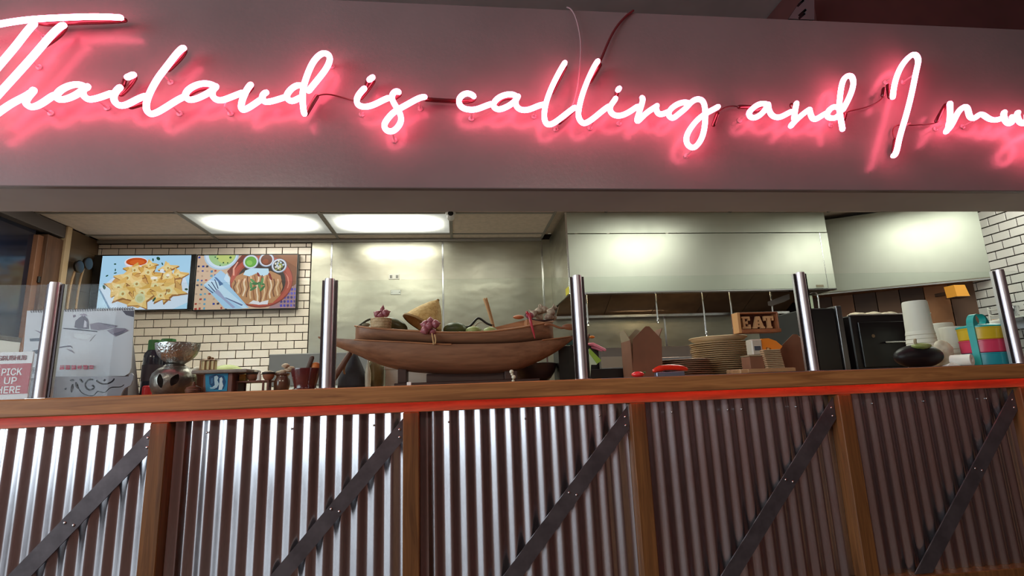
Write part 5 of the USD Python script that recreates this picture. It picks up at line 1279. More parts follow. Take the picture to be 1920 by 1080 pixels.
CHIL = mat('red_chilli', (176, 36, 50), 0.25, coat=0.4)
t = thing('chilli_bunch', 'red chilli peppers hanging over the right end of the wooden boat', 'chillies', tuple(at(996, 600, 2.27)))
for P in ([(988, 586), (992, 592), (994, 602), (998, 618), (1003, 634)], [(993, 590), (996, 604), (1000, 620), (1002, 628)]):
    obj('chilli', tube(spline([at(x, y, 2.235) for x, y in P], 5), np.linspace(0.0065, 0.0025, (len(P) - 1) * 5 + 1), 8), CHIL, t, smooth=True)
obj('flower_tips', noisy(ball(at(993, 592, 2.25), (0.018, 0.014, 0.012), 2), 0.006, 60), mat('magenta_petals', (150, 60, 84), 0.6), t, smooth=True)
t = thing('wooden_spoon', 'brown wooden spoon reaching from the boat to the middle glass post', 'spoon', tuple(at(1050, 612, 2.25)))
SPW = mat('spoon_wood', (150, 90, 58), 0.45, c2=(128, 74, 48), scale=(20, 20, 20))
obj('handle', tube(spline([at(1023, 609, 2.25), at(1035, 609, 2.25), at(1048, 614, 2.25), at(1058, 614, 2.25)], 5), [0.006] * 4 + [0.005] * 12, 8), SPW, t, smooth=True)
b = ball((0, 0, 0), (0.036, 0.012, 0.014), 2); b.apply_transform(rot(4, (0, 1, 0))); b.apply_translation(at(1069, 613, 2.25)); obj('spoon_bowl', b, SPW, t, smooth=True)
obj('cut_fruit', noisy(ball(at(972, 594.5, 2.36), (0.026, 0.02, 0.009), 2), 0.003, 40), mat('cut_fruit', (190, 110, 70), 0.4), smooth=True, label='small reddish cut fruit on the stern board of the boat', cat='fruit')

# ------------------------------------------------------------------ behind and below the boat
m, o = lpx(662, 2.50, [(3, 663), (6, 665), (13, 676), (21, 692), (27, 708), (29, 727)], 28)
t = thing('black_sack', 'dark cloth sack with a knotted top under the left end of the boat', 'sack', o)
obj('sack_body', noisy(m.subdivide(), 0.006, 18), mat('black_cloth', (40, 38, 44), 0.8, c2=(52, 50, 56), scale=(30, 30, 30)), t, smooth=True)
obj('tie_cord', tube(spline([at(660, 664, 2.46), at(650, 678, 2.43), at(645, 692, 2.43), at(646, 700, 2.43)], 5), 0.005, 6), mat('tan_cord', (160, 122, 90), 0.7), t, smooth=True)
p0, p1 = at(628, 706, 2.40), at(656, 663, 2.42)
t = thing('pestle', 'thick brown wooden pestle leaning on the dark cloth sack', 'pestle', (p0[0], 2.40, TOPZ))
p00 = np.array([at(612, 731, 2.39)[0], 2.39, TOPZ + 0.014])
obj('shaft', tube([p00, p0, p1], [0.0145, 0.0135, 0.012], 12), mat('brown_pestle_wood', (104, 66, 52), 0.5), t, smooth=40)
obj('pestle_head', ball(p00, (0.017, 0.017, 0.014), 2), mat('brown_pestle_wood', (0, 0, 0)), t, smooth=True)
m, o = lpx(703, 2.585, [(13, 677), (15, 680), (17, 686), (17, 708), (16, 722)], 28)
t = thing('glass_jar', 'jar of olive yellow contents under the left half of the boat', 'jar', o)
obj('jar_body', m, mat('olive_jar', (134, 122, 74), 0.25, c2=(164, 152, 120), scale=(6, 6, 10), coat=0.6), t, smooth=40)
obj('lid', lathe([(0.034, m.bounds[1][2]), (0.035, m.bounds[1][2] + 0.012), (0.03, m.bounds[1][2] + 0.015)], (o[0], 2.585, 0), 28), mat('jar_lid', (176, 168, 150), 0.4, 0.6), t, smooth=40)
q = at(690, 692, 2.47); q0 = at(690, 672, 2.47)
t = thing('white_funnel', 'small white funnel shaped cruet in front of the olive jar', 'cruet', (q[0], 2.47, TOPZ))
obj('cruet_body', lathe([(0.013, TOPZ), (0.014, q[2] - 0.02), (0.010, q[2]), (0.004, q[2] + 0.02), (0.004, q0[2] - 0.006)], (q[0], 2.47, 0), 18), mat('white_ceramic', (224, 216, 196), 0.3), t, smooth=40)
obj('cruet_cap', lathe([(0.005, q0[2] - 0.006), (0.016, q0[2] - 0.002), (0.012, q0[2] + 0.003)], (q[0], 2.47, 0), 18), mat('white_ceramic', (0, 0, 0)), t, smooth=40)
FOAM = mat('white_foam', (226, 224, 216), 0.6)
t = thing('foam_box', 'white foam box standing behind the stand of the wooden boat', 'box', (at(765, 716, 2.56)[0], 2.56, TOPZ))
obj('box_body', bx(722, 812, 692, 2.55, 2.64), FOAM, t)
zf = at(765, 692, 2.55)[2]
obj('box_lid', span(at(720, 700, 2.55)[0], at(814, 700, 2.55)[0], 2.545, 2.645, zf, zf + 0.022, 0.003), FOAM, t)
m, o = lpx(997, 2.53, [(47, 683), (47, 686), (44, 696), (36, 707), (24, 715)], 36, open_t=0.004)
t = thing('dark_bowl', 'dark purple brown bowl under the right end of the wooden boat', 'bowl', o)
obj('bowl_body', m, mat('dark_purple_glaze', (72, 54, 60), 0.3, c2=(60, 44, 50), scale=(10, 10, 10), coat=0.4), t, smooth=40)
obj('rim', lathe([(47.5 * mpp(997, 683, 2.53) - 0.004, m.bounds[1][2] - 0.003), (47.5 * mpp(997, 683, 2.53), m.bounds[1][2]), (47.5 * mpp(997, 683, 2.53) - 0.004, m.bounds[1][2] + 0.002)], (o[0], 2.53, 0), 36, close=False), mat('dark_rim', (50, 36, 42), 0.3), t, smooth=40)
obj('bead', cat_([ball(at(959, 697, 2.14), 0.0085, 2), ball(at(963, 707, 2.14), 0.009, 2), ball(at(960, 702, 2.14), 0.006, 1), ball(np.array([at(962, 712, 2.14)[0], 2.14, TOPZ + 0.006]), 0.006, 1)]), mat('white_ceramic', (0, 0, 0)), smooth=True, label='tiny white ceramic figure in front of the boat stand', cat='ornament')
obj('white_clip', span(at(763, 728, 2.06)[0], at(771, 728, 2.06)[0], 2.055, 2.065, TOPZ, at(767, 716.5, 2.06)[2], 0.001), mat('white_plastic', (0, 0, 0)), label='small white clip on the bar edge below the boat', cat='clip')

# ------------------------------------------------------------------ right of the boat: utensil box, kraft boxes, plates
UY = 2.45
t = thing('utensil_box', 'tall black box of cooking utensils behind the middle glass post', 'box', (at(1085, 713, UY)[0], UY, TOPZ))
ux0, ux1 = at(1050, 713, UY)[0], at(1126, 712, UY)[0]; uz = at(1085, 648, UY)[2]
for nm, a in (('front_wall', (ux0, ux1, UY, UY + 0.006)), ('rear_wall', (ux0, ux1, UY + 0.124, UY + 0.13)), ('side_wall', (ux0, ux0 + 0.006, UY + 0.006, UY + 0.124)), ('side_wall', (ux1 - 0.006, ux1, UY + 0.006, UY + 0.124))):
    obj(nm, span(*a, TOPZ, uz, 0.001), BLACKMETAL, t)
obj('box_floor', span(ux0, ux1, UY, UY + 0.13, TOPZ, TOPZ + 0.005, 0), BLACKMETAL, t)
PINK = mat('pink_silicone', (226, 120, 140), 0.4)
t = thing('tongs', 'pink tongs sticking out to the right of the middle glass post', 'tongs', tuple(at(1110, 650, UY + 0.02)))
pv = np.array([at(1088, 660, UY)[0], UY + 0.05, uz - 0.06])
obj('arm', tube([pv, at(1100, 646, UY + 0.02), at(1112, 646, UY - 0.01), at(1134, 656, UY - 0.03)], [0.006, 0.009, 0.0095, 0.007], 8), PINK, t, smooth=True)
obj('arm', tube([pv, at(1102, 650, UY + 0.02), at(1116, 652, UY - 0.005), at(1128, 657, UY - 0.02)], [0.006, 0.008, 0.0085, 0.006], 8), PINK, t, smooth=True)
t = thing('whisk', 'orange tipped dark utensil above the pink tongs', 'utensil', tuple(at(1106, 632, UY + 0.05)))
obj('handle', tube([np.array([at(1092, 670, UY)[0], UY + 0.08, TOPZ + 0.02]), at(1104, 628, UY + 0.06)], 0.006, 8), mat('brown_pestle_wood', (0, 0, 0)), t, smooth=40)
obj('orange_tip', ball(at(1110, 632, UY + 0.05), (0.014, 0.010, 0.007), 2), mat('orange_plastic', (226, 130, 40), 0.35), t, smooth=True)
t = thing('teal_spatula', 'teal topped spatula just left of the middle glass post', 'utensil', tuple(at(1068, 636, UY + 0.04)))
obj('blade', prism(P2([(1060, 632), (1078, 628), (1080, 646), (1062, 648)], UY + 0.04), 0.006, (0, UY + 0.04, 0)), mat('teal_silicone', (34, 92, 92), 0.4), t)
obj('handle', tube([at(1071, 646, UY + 0.04), np.array([at(1071, 646, UY + 0.04)[0], UY + 0.05, TOPZ + 0.02])], 0.006, 8), BLACK, t, smooth=40)
t = thing('menu_card', 'pale green card leaning between the middle post and the open kraft box', 'card', tuple(at(1114, 700, 2.28)))
cp = [(1103, 655), (1112, 660), (1127, 676), (1118, 683), (1106, 683), (1103, 712)]
obj('card', prism(P2([(1103, 654), (1126, 676), (1118, 684), (1108, 684), (1106, 714), (1100, 714)], 2.28), 0.0025, (0, 2.28, 0)), mat('pale_green_card', (196, 206, 176), 0.5), t)
obj('green_edge', prism(P2([(1105, 653), (1126, 674), (1127, 677), (1119, 682), (1104, 662)], 2.277), 0.002, (0, 2.2765, 0)), mat('green_edge', (150, 180, 66), 0.5), t)
# low black box with a tan lid flap
t = thing('black_tray_box', 'low black box with a raised tan flap, left of the open kraft box', 'box', (at(1150, 710, 2.36)[0], 2.36, TOPZ))
obj('box_body', bx(1106, 1186, 691, 2.36, 2.44), BLACKMETAL, t)
TANG = mat('grey_tan_card', (146, 132, 118), 0.6)
obj('raised_flap', hull([at(1128, 690, 2.36), at(1181, 688, 2.36), at(1128, 690, 2.36) + np.array([0, 0.003, 0]), at(1181, 688, 2.36) + np.array([0, 0.003, 0]), at(1127, 669, 2.40), at(1173, 668, 2.40), at(1127, 669, 2.40) + np.array([0, 0.003, 0]), at(1173, 668, 2.40) + np.array([0, 0.003, 0])]), TANG, t)
KRAFT = mat('kraft_board', (128, 82, 60), 0.7, c2=(116, 74, 54), scale=(12, 12, 12)); KRAFTL = mat('kraft_inside', (156, 138, 112), 0.7)
KY = 2.22
t = thing('takeout_box', 'tall open kraft takeout box with a pointed flap, beside the red pepper', 'box', (at(1214, 706, KY)[0], KY, TOPZ))
k = [tuple(at(x, y, KY)[[0, 2]]) for x, y in ((1187, 706), (1242, 705), (1240, 636), (1217, 612), (1210, 612), (1186, 636))]
k[0] = (k[0][0], TOPZ); k[1] = (k[1][0], TOPZ)
obj('front_panel', prism(Polygon(k), 0.003, (0, KY, 0)), KRAFT, t)
kb = [(x, z) for x, z in k]
obj('rear_panel', prism(Polygon([(x + (0.004 if x < 0.8 else -0.004), z if z > 1.2 else z) for x, z in kb]), 0.003, (0, KY + 0.13, 0)), KRAFTL, t)
for (xb, xt, zt2) in ((k[0][0], at(1174, 620, KY)[0], at(1174, 618, KY)[2]), (k[1][0], at(1247, 616, KY)[0], at(1247, 614, KY)[2])):
    sgn = -1 if xb == k[0][0] else 1
    zf = k[2][1]
    obj('side_panel', hull([(xb, KY + d, TOPZ) for d in (0, 0.13)] + [(xb - sgn * 0.003, KY + d, TOPZ) for d in (0, 0.13)] + [(xb + e, KY + d, zf) for d in (0, 0.13) for e in (0, -sgn * 0.003)]), KRAFT, t)
    obj('side_flap', hull([(xb + e, KY + d, zf) for d in (0.004, 0.126) for e in (0, -sgn * 0.003)] + [(xt + e, KY + d, zt2) for d in (0.03, 0.10) for e in (0, -sgn * 0.003)]), KRAFTL if sgn < 0 else KRAFT, t)
# red pepper, red handled tool
q = at(1196, 702, 2.10)
t = thing('red_pepper', 'round glossy red pepper at the bar edge below the open kraft box', 'pepper', (q[0], 2.10, TOPZ))
hz_ = at(1196, 696, 2.10)[2] - TOPZ
obj('fruit', ball((q[0], 2.10, TOPZ + hz_ / 2), (0.027, 0.02, hz_ / 2), 2), mat('glossy_red', (206, 40, 44), 0.15, coat=0.8), t, smooth=True)
obj('stalk', tube([(q[0] + 0.02, 2.105, TOPZ + hz_ * 0.7), (q[0] + 0.034, 2.11, TOPZ + hz_ * 0.8)], 0.003, 6), mat('green_cap', (0, 0, 0)), t, smooth=True)
t = thing('stapler', 'glossy red and grey hand tool in front of the thin plates', 'tool', (at(1258, 702, 2.12)[0], 2.12, TOPZ))
zA = at(1258, 697, 2.12)[2]
GR_ = mat('red_tool_plastic', (224, 44, 22), 0.18, coat=0.7)
obj('grip', tube(spline([at(1227, 695, 2.12), at(1238, 691, 2.12), at(1256, 689, 2.12), at(1276, 690, 2.12), at(1287, 692, 2.12)], 5), np.concatenate([np.linspace(0.009, 0.0135, 6), np.full(9, 0.0125), np.linspace(0.012, 0.007, 6)]), 10), GR_, t, smooth=True)
obj('grip_ridge', ball(at(1257, 686.5, 2.115), (0.013, 0.008, 0.006), 2), GR_, t, smooth=True)
obj('base', span(at(1229, 706, 2.12)[0], at(1282, 705, 2.12)[0], 2.105, 2.135, TOPZ, zA, 0.003), mat('tool_grey', (130, 136, 156), 0.3, 0.6), t)
# plates
PLATE1 = mat('brown_plate', (196, 162, 136), 0.5, c2=(180, 146, 122), scale=(10, 10, 10)); PLATE2 = mat('tan_plate', (228, 204, 170), 0.6, c2=(214, 188, 154), scale=(10, 10, 10))
def plate(name, lab, grp, r_, h_, m, loc):
    t = thing(name, lab, 'plate', loc, group=grp)
    x, y, z = loc
    obj('dish', lathe([(r_ * 0.62, z), (r_ * 0.66, z + h_ * 0.12), (r_ * 0.9, z + h_ * 0.42), (r_, z + h_ * 0.62), (r_ * 0.985, z + h_ * 0.80), (r_ * 0.64, z + h_ * 0.3), (0, z + h_ * 0.28)], (x, y, 0), 40), m, t, smooth=35)
    obj('rim', lathe([(r_ * 0.985, z + h_ * 0.55), (r_ * 1.006, z + h_ * 0.66), (r_ * 0.985, z + h_ * 0.82)], (x, y, 0), 40, close=False), m, t, smooth=50)
    return t
def ordn(i, n):
    w = ['lowest', 'second', 'third', 'fourth', 'fifth', 'sixth', 'seventh', 'eighth', 'ninth', 'tenth', 'eleventh', 'twelfth', 'thirteenth', 'fourteenth', 'fifteenth', 'sixteenth', 'seventeenth', 'eighteenth']
    return 'topmost' if i == n - 1 else w[i]
p1c = at(1291, 704, 2.30); r1 = 47 * mpp(1291, 690, 2.30); top1 = at(1291, 674, 2.30)[2]
n1 = 9; st1 = (top1 - TOPZ) / n1
src = None
for i in range(n1):
    loc = (p1c[0] + 0.0015 * math.sin(i * 2.3), 2.33, TOPZ + i * st1)
    lab = f'{ordn(i, n1)} thin brown plate{"" if i in (0, n1 - 1) else " from the bottom"} in the low stack'
    if src is None: src = plate('brown_plate', lab, 'thin brown plates in the low stack', r1, st1 * 1.08, PLATE1, loc)
    else: copy_of(src, loc, lab, 'thin brown plates in the low stack')
p2c = at(1373, 702, 2.36); r2_ = 51 * mpp(1373, 670, 2.36); top2 = at(1373, 640, 2.36)[2]
n2 = 17; st2_ = (top2 - TOPZ) / n2
src = None
for i in range(n2):
    loc = (p2c[0] + 0.003 * math.sin(i * 1.9) - 0.0006 * i, 2.44, TOPZ + i * st2_)
    lab = f'{ordn(i, n2)} tan plate{"" if i in (0, n2 - 1) else " from the bottom"} in the tall stack'
    if src is None: src = plate('tan_plate', lab, 'tan plates in the tall stack', r2_, st2_ * 1.08, PLATE2, loc)
    else: copy_of(src, loc, lab, 'tan plates in the tall stack')
bz2 = TOPZ + n2 * st2_
t = thing('serving_bowl', 'wide tan bowl on top of the tall stack of tan plates', 'bowl', (p2c[0], 2.44, bz2))
zb3 = at(1373, 630, 2.36)[2]
pr = shell([(r2_ * 0.55, bz2), (r2_ * 0.9, bz2 + (zb3 - bz2) * 0.45), (r2_ * 1.0, zb3)], 0.004)
obj('bowl_body', lathe(pr, (p2c[0] - 0.01, 2.44, 0), 40), PLATE2, t, smooth=40)
obj('rim', lathe([(r2_ * 0.99, zb3 - 0.004), (r2_ * 1.012, zb3 - 0.001), (r2_ * 0.985, zb3 + 0.002)], (p2c[0] - 0.01, 2.44, 0), 40, close=False), mat('pale_rim', (214, 186, 146), 0.5), t, smooth=50)
# wooden board, flattened boxes, tape dispenser
PALEW = mat('pale_wood', (186, 144, 104), 0.5, c2=(160, 118, 84), scale=(6, 50, 50)); 
WY = 2.14
bd = thing('wooden_board', 'pale wooden board at the bar edge below the EAT sign', 'board', (at(1433, 698, WY)[0], WY, TOPZ))
wz = at(1433, 691, WY)[2]
obj('board', span(at(1384, 700, WY)[0], at(1486, 697, WY)[0], WY - 0.02, WY + 0.10, TOPZ, wz, 0.003), PALEW, bd)
obj('edge_band', span(at(1398, 700, WY)[0], at(1486, 697, WY)[0], WY - 0.024, WY - 0.02, TOPZ + 0.004, wz - 0.001, 0.001), PALEW, bd)
KF = mat('flat_kraft', (196, 160, 124), 0.7, c2=(182, 146, 112), scale=(12, 12, 12))
fz1 = at(1448, 655, 2.17)[2]; nfl = 10; sf_ = (fz1 - wz) / nfl
fx0, fx1 = at(1434, 690, 2.17)[0], at(1467, 690, 2.17)[0]
srcf = None
for i in range(nfl):
    loc = (0.5 * (fx0 + fx1) - 0.0012 * i + 0.002 * math.sin(i * 3.1), 2.19, wz + i * sf_)
    lab = f'{ordn(i, nfl)} folded kraft carton{"" if i in (0, nfl - 1) else " from the bottom"} on the wooden board'
    if srcf is None:
        srcf = thing('folded_carton', lab, 'carton', loc, group='folded kraft cartons on the board')
        obj('carton', span(fx0, fx1, 2.15, 2.235, wz + 0.0003, wz + sf_ * 0.84, 0.0015), KF, srcf)
        obj('tucked_flap', span(fx0 + 0.004, fx1 - 0.004, 2.1475, 2.15, wz + sf_ * 0.3, wz + sf_ * 0.62, 0.0005), KRAFTL, srcf)
    else: copy_of(srcf, loc, lab, 'folded kraft cartons on the board')
t = thing('kraft_carton', 'upright kraft carton on the wooden board, left of the folded cartons', 'box', (at(1418, 690, 2.18)[0], 2.18, wz))
ca0, ca1 = at(1404, 690, 2.18)[0], at(1431, 690, 2.18)[0]
obj('carton_body', span(ca0, ca1, 2.165, 2.235, wz, at(1418, 668, 2.18)[2], 0.002), KRAFT, t)
obj('carton_lid', span(ca0 - 0.002, ca1 + 0.002, 2.163, 2.237, at(1418, 668, 2.18)[2], at(1418, 666, 2.18)[2], 0.001), KRAFTL, t)
cz_ = at(1418, 666, 2.18)[2]
t = thing('tape_dispenser', 'orange and grey tape dispenser under the right half of the EAT sign', 'tape dispenser', (ca0, 2.20, cz_))
OR = mat('orange_plastic', (0, 0, 0))
ez = at(1412, 637, 2.20)[2]
obj('grey_body', span(at(1404, 650, 2.20)[0], at(1424, 650, 2.20)[0], 2.175, 2.225, cz_, ez, 0.005), mat('dispenser_grey', (186, 176, 162), 0.4), t)
obj('slot', span(at(1408, 650, 2.20)[0], at(1420, 650, 2.20)[0], 2.1735, 2.176, at(1412, 658, 2.20)[2], at(1412, 650, 2.20)[2], 0.0008), mat('dispenser_slot', (70, 74, 84), 0.4), t)
arc = P2([(1423, 636), (1436, 635), (1450, 640), (1462, 650), (1456, 658), (1447, 661), (1440, 653), (1432, 652), (1431, 660), (1432, 668), (1424, 668), (1421, 650)], 2.20)
obj('orange_shell', prism(arc, 0.045, (0, 2.225, 0)), OR, t)
obj('tape_roll', lathe([(0.012, 0), (0.024, 0), (0.024, 0.03), (0.012, 0.03)], (0, 0, 0), 24, close=False).apply_transform(trimesh.transformations.translation_matrix(at(1440, 656, 2.215)) @ rot(90, (1, 0, 0))), mat('pale_tape', (214, 186, 130), 0.3), t, smooth=40)
# EAT sign
EY = 2.26
EF = mat('sign_frame_wood', (164, 100, 62), 0.5, c2=(132, 74, 46), scale=(20, 20, 20)); ES = mat('sign_side_wood', (206, 150, 96), 0.5); EB = mat('sign_back_wood', (122, 66, 44), 0.55, c2=(98, 50, 36), scale=(10, 30, 30)); EL = mat('letter_wood', (212, 160, 114), 0.5, c2=(192, 140, 96), scale=(16, 16, 16))
t = thing('eat_sign', 'framed wooden sign with raised letters reading EAT on the plates', 'sign', (at(1420, 632, EY)[0], EY, at(1420, 634, EY)[2]))
fr = [tuple(at(x, y, EY)[[0, 2]]) for x, y in ((1386, 635), (1463, 631), (1459, 584), (1383, 586))]
X0, X1 = (fr[0][0] + fr[3][0]) / 2, (fr[1][0] + fr[2][0]) / 2
Z0, Z1 = zb3 + 0.003, (fr[2][1] + fr[3][1]) / 2
D = 0.055; TK = 0.010
obj('back_board', span(X0, X1, EY + D - 0.006, EY + D, Z0, Z1, 0.001), EB, t)
obj('frame_side', span(X0, X0 + TK * 1.4, EY, EY + D - 0.006, Z0, Z1, 0.001), ES, t)
obj('frame_side', span(X1 - TK * 0.6, X1, EY, EY + D - 0.006, Z0 + 0.004, Z1, 0.001), EF, t)
obj('frame_top', span(X0 + TK * 1.4, X1 - TK * 0.6, EY, EY + D - 0.006, Z1 - TK * 0.7, Z1, 0.001), EF, t)
obj('frame_bottom', span(X0 + TK * 1.4, X1 + 0.004, EY - 0.004, EY + D - 0.006, Z0, Z0 + TK * 1.6, 0.001), EF, t)
def glyph(polys, holes=()):
    g = unary_union([Polygon(p) for p in polys])
    if holes: g = g.difference(unary_union(list(holes)))
    return g
starh = Polygon([(0.5 + (0.11 if k % 2 == 0 else 0.045) * math.sin(k * math.pi / 5), 0.19 + (0.11 if k % 2 == 0 else 0.045) * math.cos(k * math.pi / 5)) for k in range(10)])
GE = glyph([[(0, 0), (0.85, 0), (0.85, 0.34), (0.68, 0.34), (0.68, 0.18), (0.34, 0.18), (0.34, 0.82), (0.68, 0.82), (0.68, 0.66), (0.85, 0.66), (0.85, 1), (0, 1), (0, 0.86), (0.12, 0.86), (0.12, 0.14), (0, 0.14)], [(0.34, 0.42), (0.60, 0.36), (0.60, 0.64), (0.34, 0.58)]])
GA = glyph([[(0, 0), (0.36, 0), (0.36, 0.12), (0.64, 0.12), (0.64, 0), (1.0, 0), (1.0, 0.14), (0.92, 0.14), (0.64, 1), (0.36, 1), (0.08, 0.14), (0, 0.14)]], [Polygon([(0.43, 0.55), (0.57, 0.55), (0.5, 0.75)]), affinity.translate(starh, 0, 0.12)])
GT = glyph([[(0.24, 0), (0.76, 0), (0.76, 0.13), (0.66, 0.13), (0.66, 0.82), (0.82, 0.82), (0.82, 0.62), (0.98, 0.62), (0.98, 1), (0.02, 1), (0.02, 0.62), (0.18, 0.62), (0.18, 0.82), (0.34, 0.82), (0.34, 0.13), (0.24, 0.13)]])
iw = X1 - X0
for g, xo, w_ in ((GE, 0.13, 0.25), (GA, 0.40, 0.29), (GT, 0.69, 0.24)):
    hgt = (Z1 - Z0) * 0.60
    gg_ = affinity.affine_transform(g, [w_ * iw, 0, 0, hgt, X0 + xo * iw, Z0 + TK * 1.6 + 0.004])
    obj('letter', prism(gg_, 0.014, (0, EY + 0.028, 0)), EL, t)
# peaked kraft box at the second last post
t = thing('takeout_box', 'closed peaked kraft box leaning against the second last post', 'box', (at(1482, 698, 2.28)[0], 2.28, TOPZ))
pk = [tuple(at(x, y, 2.28)[[0, 2]]) for x, y in ((1466, 698), (1530, 697), (1512, 648), (1494, 627), (1486, 627), (1458, 655))]
pk[0] = (pk[0][0], TOPZ); pk[1] = (pk[1][0], TOPZ)
obj('peaked_panel', prism(Polygon(pk), 0.003, (0, 2.28, 0)), KRAFT, t)
obj('box_body', hull([(x, 2.283 + d, z) for x, z in [pk[0], pk[1], pk[2], pk[5]] for d in (0, 0.12)]), KRAFT, t)
obj('white_liner', prism(P2([(1496, 629), (1504, 634), (1502, 642), (1498, 640)], 2.285), 0.002, (0, 2.2855, 0)), WHITEP, t)

# ------------------------------------------------------------------ far right: cups, aubergine, lunch carrier, rack
CUP = mat('foam_cup', (222, 220, 210), 0.5)
def cup_stack(lab, cx, Y, ytop, ybot, hw0, hw1, n):
    c = at(cx, ybot, Y); z1 = at(cx, ytop, Y)[2]
    t = thing('cup_stack', lab, 'foam cups', (c[0], Y, TOPZ))
    r0_, r1_ = hw0 * mpp(cx, ytop, Y), hw1 * mpp(cx, ybot, Y)
    first_h = (z1 - TOPZ) * 0.45
    obj('top_cup', lathe([(r1_ * 0.9 + (r0_ - r1_) * 0.35, z1 - first_h), (r0_, z1 - 0.008), (r0_ * 0.94, z1)], (c[0], Y, 0), 32), CUP, t, smooth=35)
    step = (z1 - first_h - TOPZ) / n
    for k in range(n):
        zb = TOPZ + step * k; f = k / n
        ra = r1_ + (r1_ * 0.9 + (r0_ - r1_) * 0.35 - r1_) * f
        obj('cup', lathe([(ra * 1.0, zb + 0.0005), (ra * 1.03, zb + 0.003), (ra * 1.03, zb + 0.006), (ra * 0.985, zb + step)], (c[0], Y, 0), 32), CUP, t, smooth=35)
cup_stack('tallest stack of white foam cups, left of the other cups', 1737, 2.42, 565, 688, 18, 25, 9)
cup_stack('short stack of white foam cups between the tall stack and the lone cup', 1779, 2.605, 606, 687, 17, 20, 5)
cup_stack('stack of white foam cups partly behind the teal lunch carrier', 1797, 2.47, 613, 687, 17, 20, 5)
q = at(1722, 668, 2.24)
t = thing('aubergine', 'large dark purple aubergine with a green cap in front of the foam cups', 'aubergine', (q[0], 2.24, TOPZ))
hA = at(1725, 646, 2.24)[2] - TOPZ
AUB = mat('aubergine_skin', (20, 16, 22), 0.42, spec=0.3)
b = ball((q[0], 2.24, TOPZ + hA / 2), (0.118, 0.058, hA / 2), 3); b.vertices[:, 2] -= 0
obj('fruit', b, AUB, t, smooth=True)
g = at(1726, 648, 2.22)
obj('green_cap', noisy(ball(g + np.array([-0.01, -0.015, -0.004]), (0.042, 0.030, 0.015), 3), 0.004, 40), mat('green_calyx', (112, 132, 62), 0.5, c2=(150, 160, 110), scale=(20, 20, 20)), t, smooth=True)
obj('stalk', tube(spline([g + np.array([-0.03, -0.015, 0.0]), g + np.array([-0.038, -0.015, 0.014]), g + np.array([-0.036, -0.015, 0.026])], 4), 0.006, 8), mat('pale_stalk', (150, 140, 112), 0.6), t, smooth=True)
# crumpled white bag behind the aubergine
c = at(1769, 668, 2.29)
m = trimesh.creation.icosphere(4, 1.0); m.apply_transform(np.diag([0.050, 0.034, 0.070, 1])); m.apply_translation((c[0], 2.29, TOPZ + 0.062))
m = noisy(m, 0.012, 20, 4); m.vertices[:, 2] = np.maximum(m.vertices[:, 2], TOPZ + 0.0005)
obj('paper_bag', m, mat('white_bag', (216, 208, 190), 0.7, c2=(200, 192, 172), scale=(20, 20, 20)), smooth=35, label='crumpled white paper bag between the aubergine and the foam cups', cat='bag')
c = at(1797, 682, 2.16)
t = thing('paper_roll', 'small unrolled white paper roll at the foot of the lunch carrier', 'paper roll', (c[0], 2.16, TOPZ))
m = lathe([(0.010, 0), (0.026, 0), (0.026, 0.075), (0.010, 0.075), (0.010, 0)], (0, 0, 0), 26, close=False); m.apply_transform(rot(90, (1, 0, 0))); m.apply_transform(rot(25, (0, 0, 1))); m.apply_translation((c[0], 2.19, TOPZ + 0.026))
obj('roll', m, WHITEP, t, smooth=40)
obj('loose_end', hull([(c[0] - 0.07, 2.15, TOPZ), (c[0] - 0.07, 2.19, TOPZ), (c[0] - 0.005, 2.14, TOPZ + 0.001), (c[0] + 0.01, 2.19, TOPZ + 0.001), (c[0] - 0.05, 2.15, TOPZ + 0.016), (c[0] - 0.02, 2.17, TOPZ + 0.020)]), WHITEP, t)
# stacked lunch carrier
LY = 2.21
lcx = at(1851, 686, LY)[0]
t = thing('lunch_carrier', 'round stacked lunch carrier in yellow, pink and teal with a teal handle', 'lunch box', (lcx, LY, TOPZ))
TEAL = mat('teal_plastic', (40, 164, 164), 0.3); YELP = mat('yellow_plastic', (206, 174, 40), 0.3); PNK = mat('pink_plastic', (206, 62, 96), 0.3); TEALB = mat('teal_tub', (34, 142, 158), 0.3)
rL = 30.5 * mpp(1851, 650, LY)
zs = [TOPZ, at(1851, 662, LY)[2], at(1848, 638, LY)[2], at(1844, 615, LY)[2]]
for i, m_ in enumerate((TEALB, PNK, YELP)):
    z0_, z1_ = zs[i], zs[i + 1]
    tb = obj('tier', lathe([(rL * 0.95, z0_ + 0.0005), (rL * 0.99, z0_ + 0.004), (rL, z1_ - 0.006), (rL * 1.02, z1_ - 0.005), (rL * 1.02, z1_ - 0.0005)], (lcx, LY, 0), 40), m_, t, smooth=35, label=['teal bottom tub', 'pink middle tub', 'yellow top tub'][i])
    for sx in (0.62,):
        obj('clip', cbox((lcx + rL * sx, LY - rL * 0.80, (z0_ + z1_) / 2), (0.010, 0.008, 0.022), 0.002), mat('dark_clip', (60, 56, 40), 0.4), tb)
zl = zs[3]
obj('lid', lathe([(rL * 1.03, zl), (rL * 1.03, zl + 0.006), (rL * 0.92, zl + 0.012), (rL * 0.5, zl + 0.016)], (lcx, LY, 0), 40), TEAL, t, smooth=40)
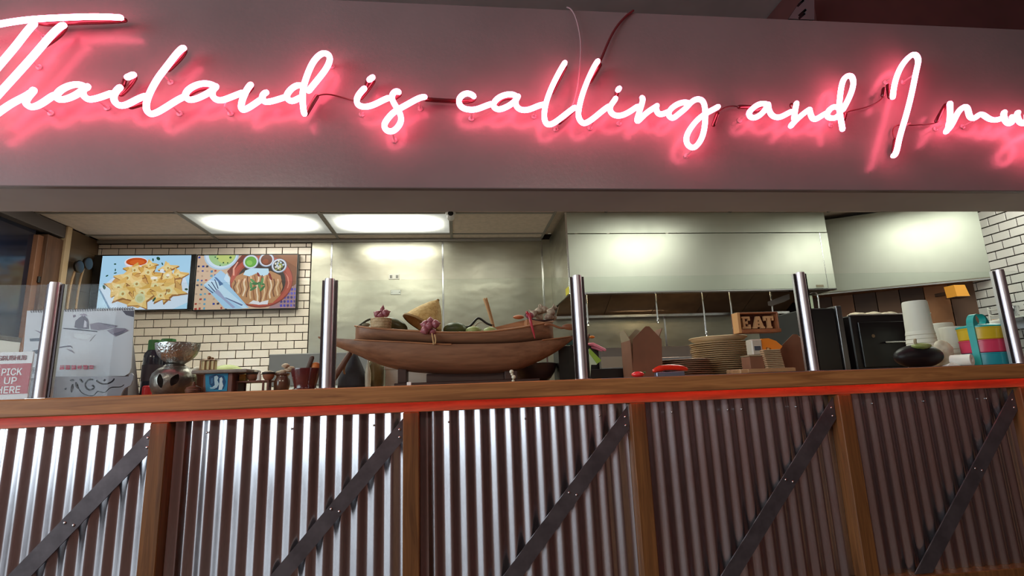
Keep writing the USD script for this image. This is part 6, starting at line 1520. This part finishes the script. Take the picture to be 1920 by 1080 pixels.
# the handle: two side straps joined by an arch with a round grip hole, facing half left
ztop_ = at(1834, 589, LY)[2]
arch_out = [(-rL * 1.10, TOPZ + 0.004), (-rL * 1.13, zl), (-rL * 1.02, zl + (ztop_ - zl) * 0.55), (-rL * 0.62, zl + (ztop_ - zl) * 0.92), (0, ztop_), (rL * 0.62, zl + (ztop_ - zl) * 0.92), (rL * 1.02, zl + (ztop_ - zl) * 0.55), (rL * 1.13, zl), (rL * 1.10, TOPZ + 0.004)]
so = spline(np.array(arch_out[1:8]), 6)
outer_ = [arch_out[0]] + [tuple(p) for p in so] + [arch_out[8]]
inner_ = [(x * (1.0 - 0.012 / rL) if abs(x) > 0 else x, z) for x, z in [(rL * 1.06, TOPZ + 0.004), (rL * 1.06, zl + 0.013), (-rL * 1.06, zl + 0.013), (-rL * 1.06, TOPZ + 0.004)]]
hpoly = Polygon(outer_ + inner_).buffer(0)
hole = affinity.scale(Point(0, zl + 0.010 + (ztop_ - zl) * 0.46).buffer(1, 20), rL * 0.68, (ztop_ - zl) * 0.40)
hpoly = hpoly.difference(hole)
uh = np.array([math.cos(math.radians(24)), math.sin(math.radians(24)), 0])
obj('handle', prism(hpoly, 0.026, np.array([lcx, LY, 0]) + np.cross(uh, (0, 0, 1)) * -0.013, uh, (0, 0, 1)), TEAL, t)
# white wire cup rack behind the last post
RY = 2.42
rx = at(1882, 684, RY)[0]
t = thing('wire_rack', 'white wire rack with short hooks between the lunch carrier and the last post', 'rack', (rx, RY, TOPZ))
WW = mat('white_wire', (220, 216, 204), 0.4)
rt = at(1866, 578, RY)[2]
obj('upright', tube([(rx - 0.02, RY, TOPZ + 0.004), (rx - 0.02, RY, rt)], 0.004, 8), WW, t, smooth=40)
obj('upright', tube([(rx + 0.05, RY, TOPZ + 0.004), (rx + 0.05, RY, rt)], 0.004, 8), WW, t, smooth=40)
obj('foot', span(rx - 0.03, rx + 0.06, RY - 0.03, RY + 0.03, TOPZ, TOPZ + 0.004, 0.001), WW, t)
for y in (581, 592, 632, 651, 670):
    z = at(1876, y, RY)[2]
    obj('hook', tube(spline([(rx - 0.02, RY, z + 0.012), (rx - 0.022, RY - 0.012, z), (rx - 0.008, RY - 0.03, z - 0.002), (rx + 0.02, RY - 0.03, z)], 4), 0.0038, 6), WW, t, smooth=True)
m, o = lpx(1872, 2.36, [(6, 600), (12, 603), (14, 608), (12, 613), (14, 617), (10, 622)], 20, base=at(1872, 622, 2.36)[2])
t = thing('foam_lid_pile', 'pale pile of cup lids on the white wire rack', 'cup lids', (o[0], 2.36, o[2]))
obj('lids', m, CUP, t, smooth=30)
obj('rack_cradle', span(o[0] - 0.03, rx + 0.02, 2.34, RY, o[2] - 0.004, o[2] - 0.0005, 0.001), WW, t)
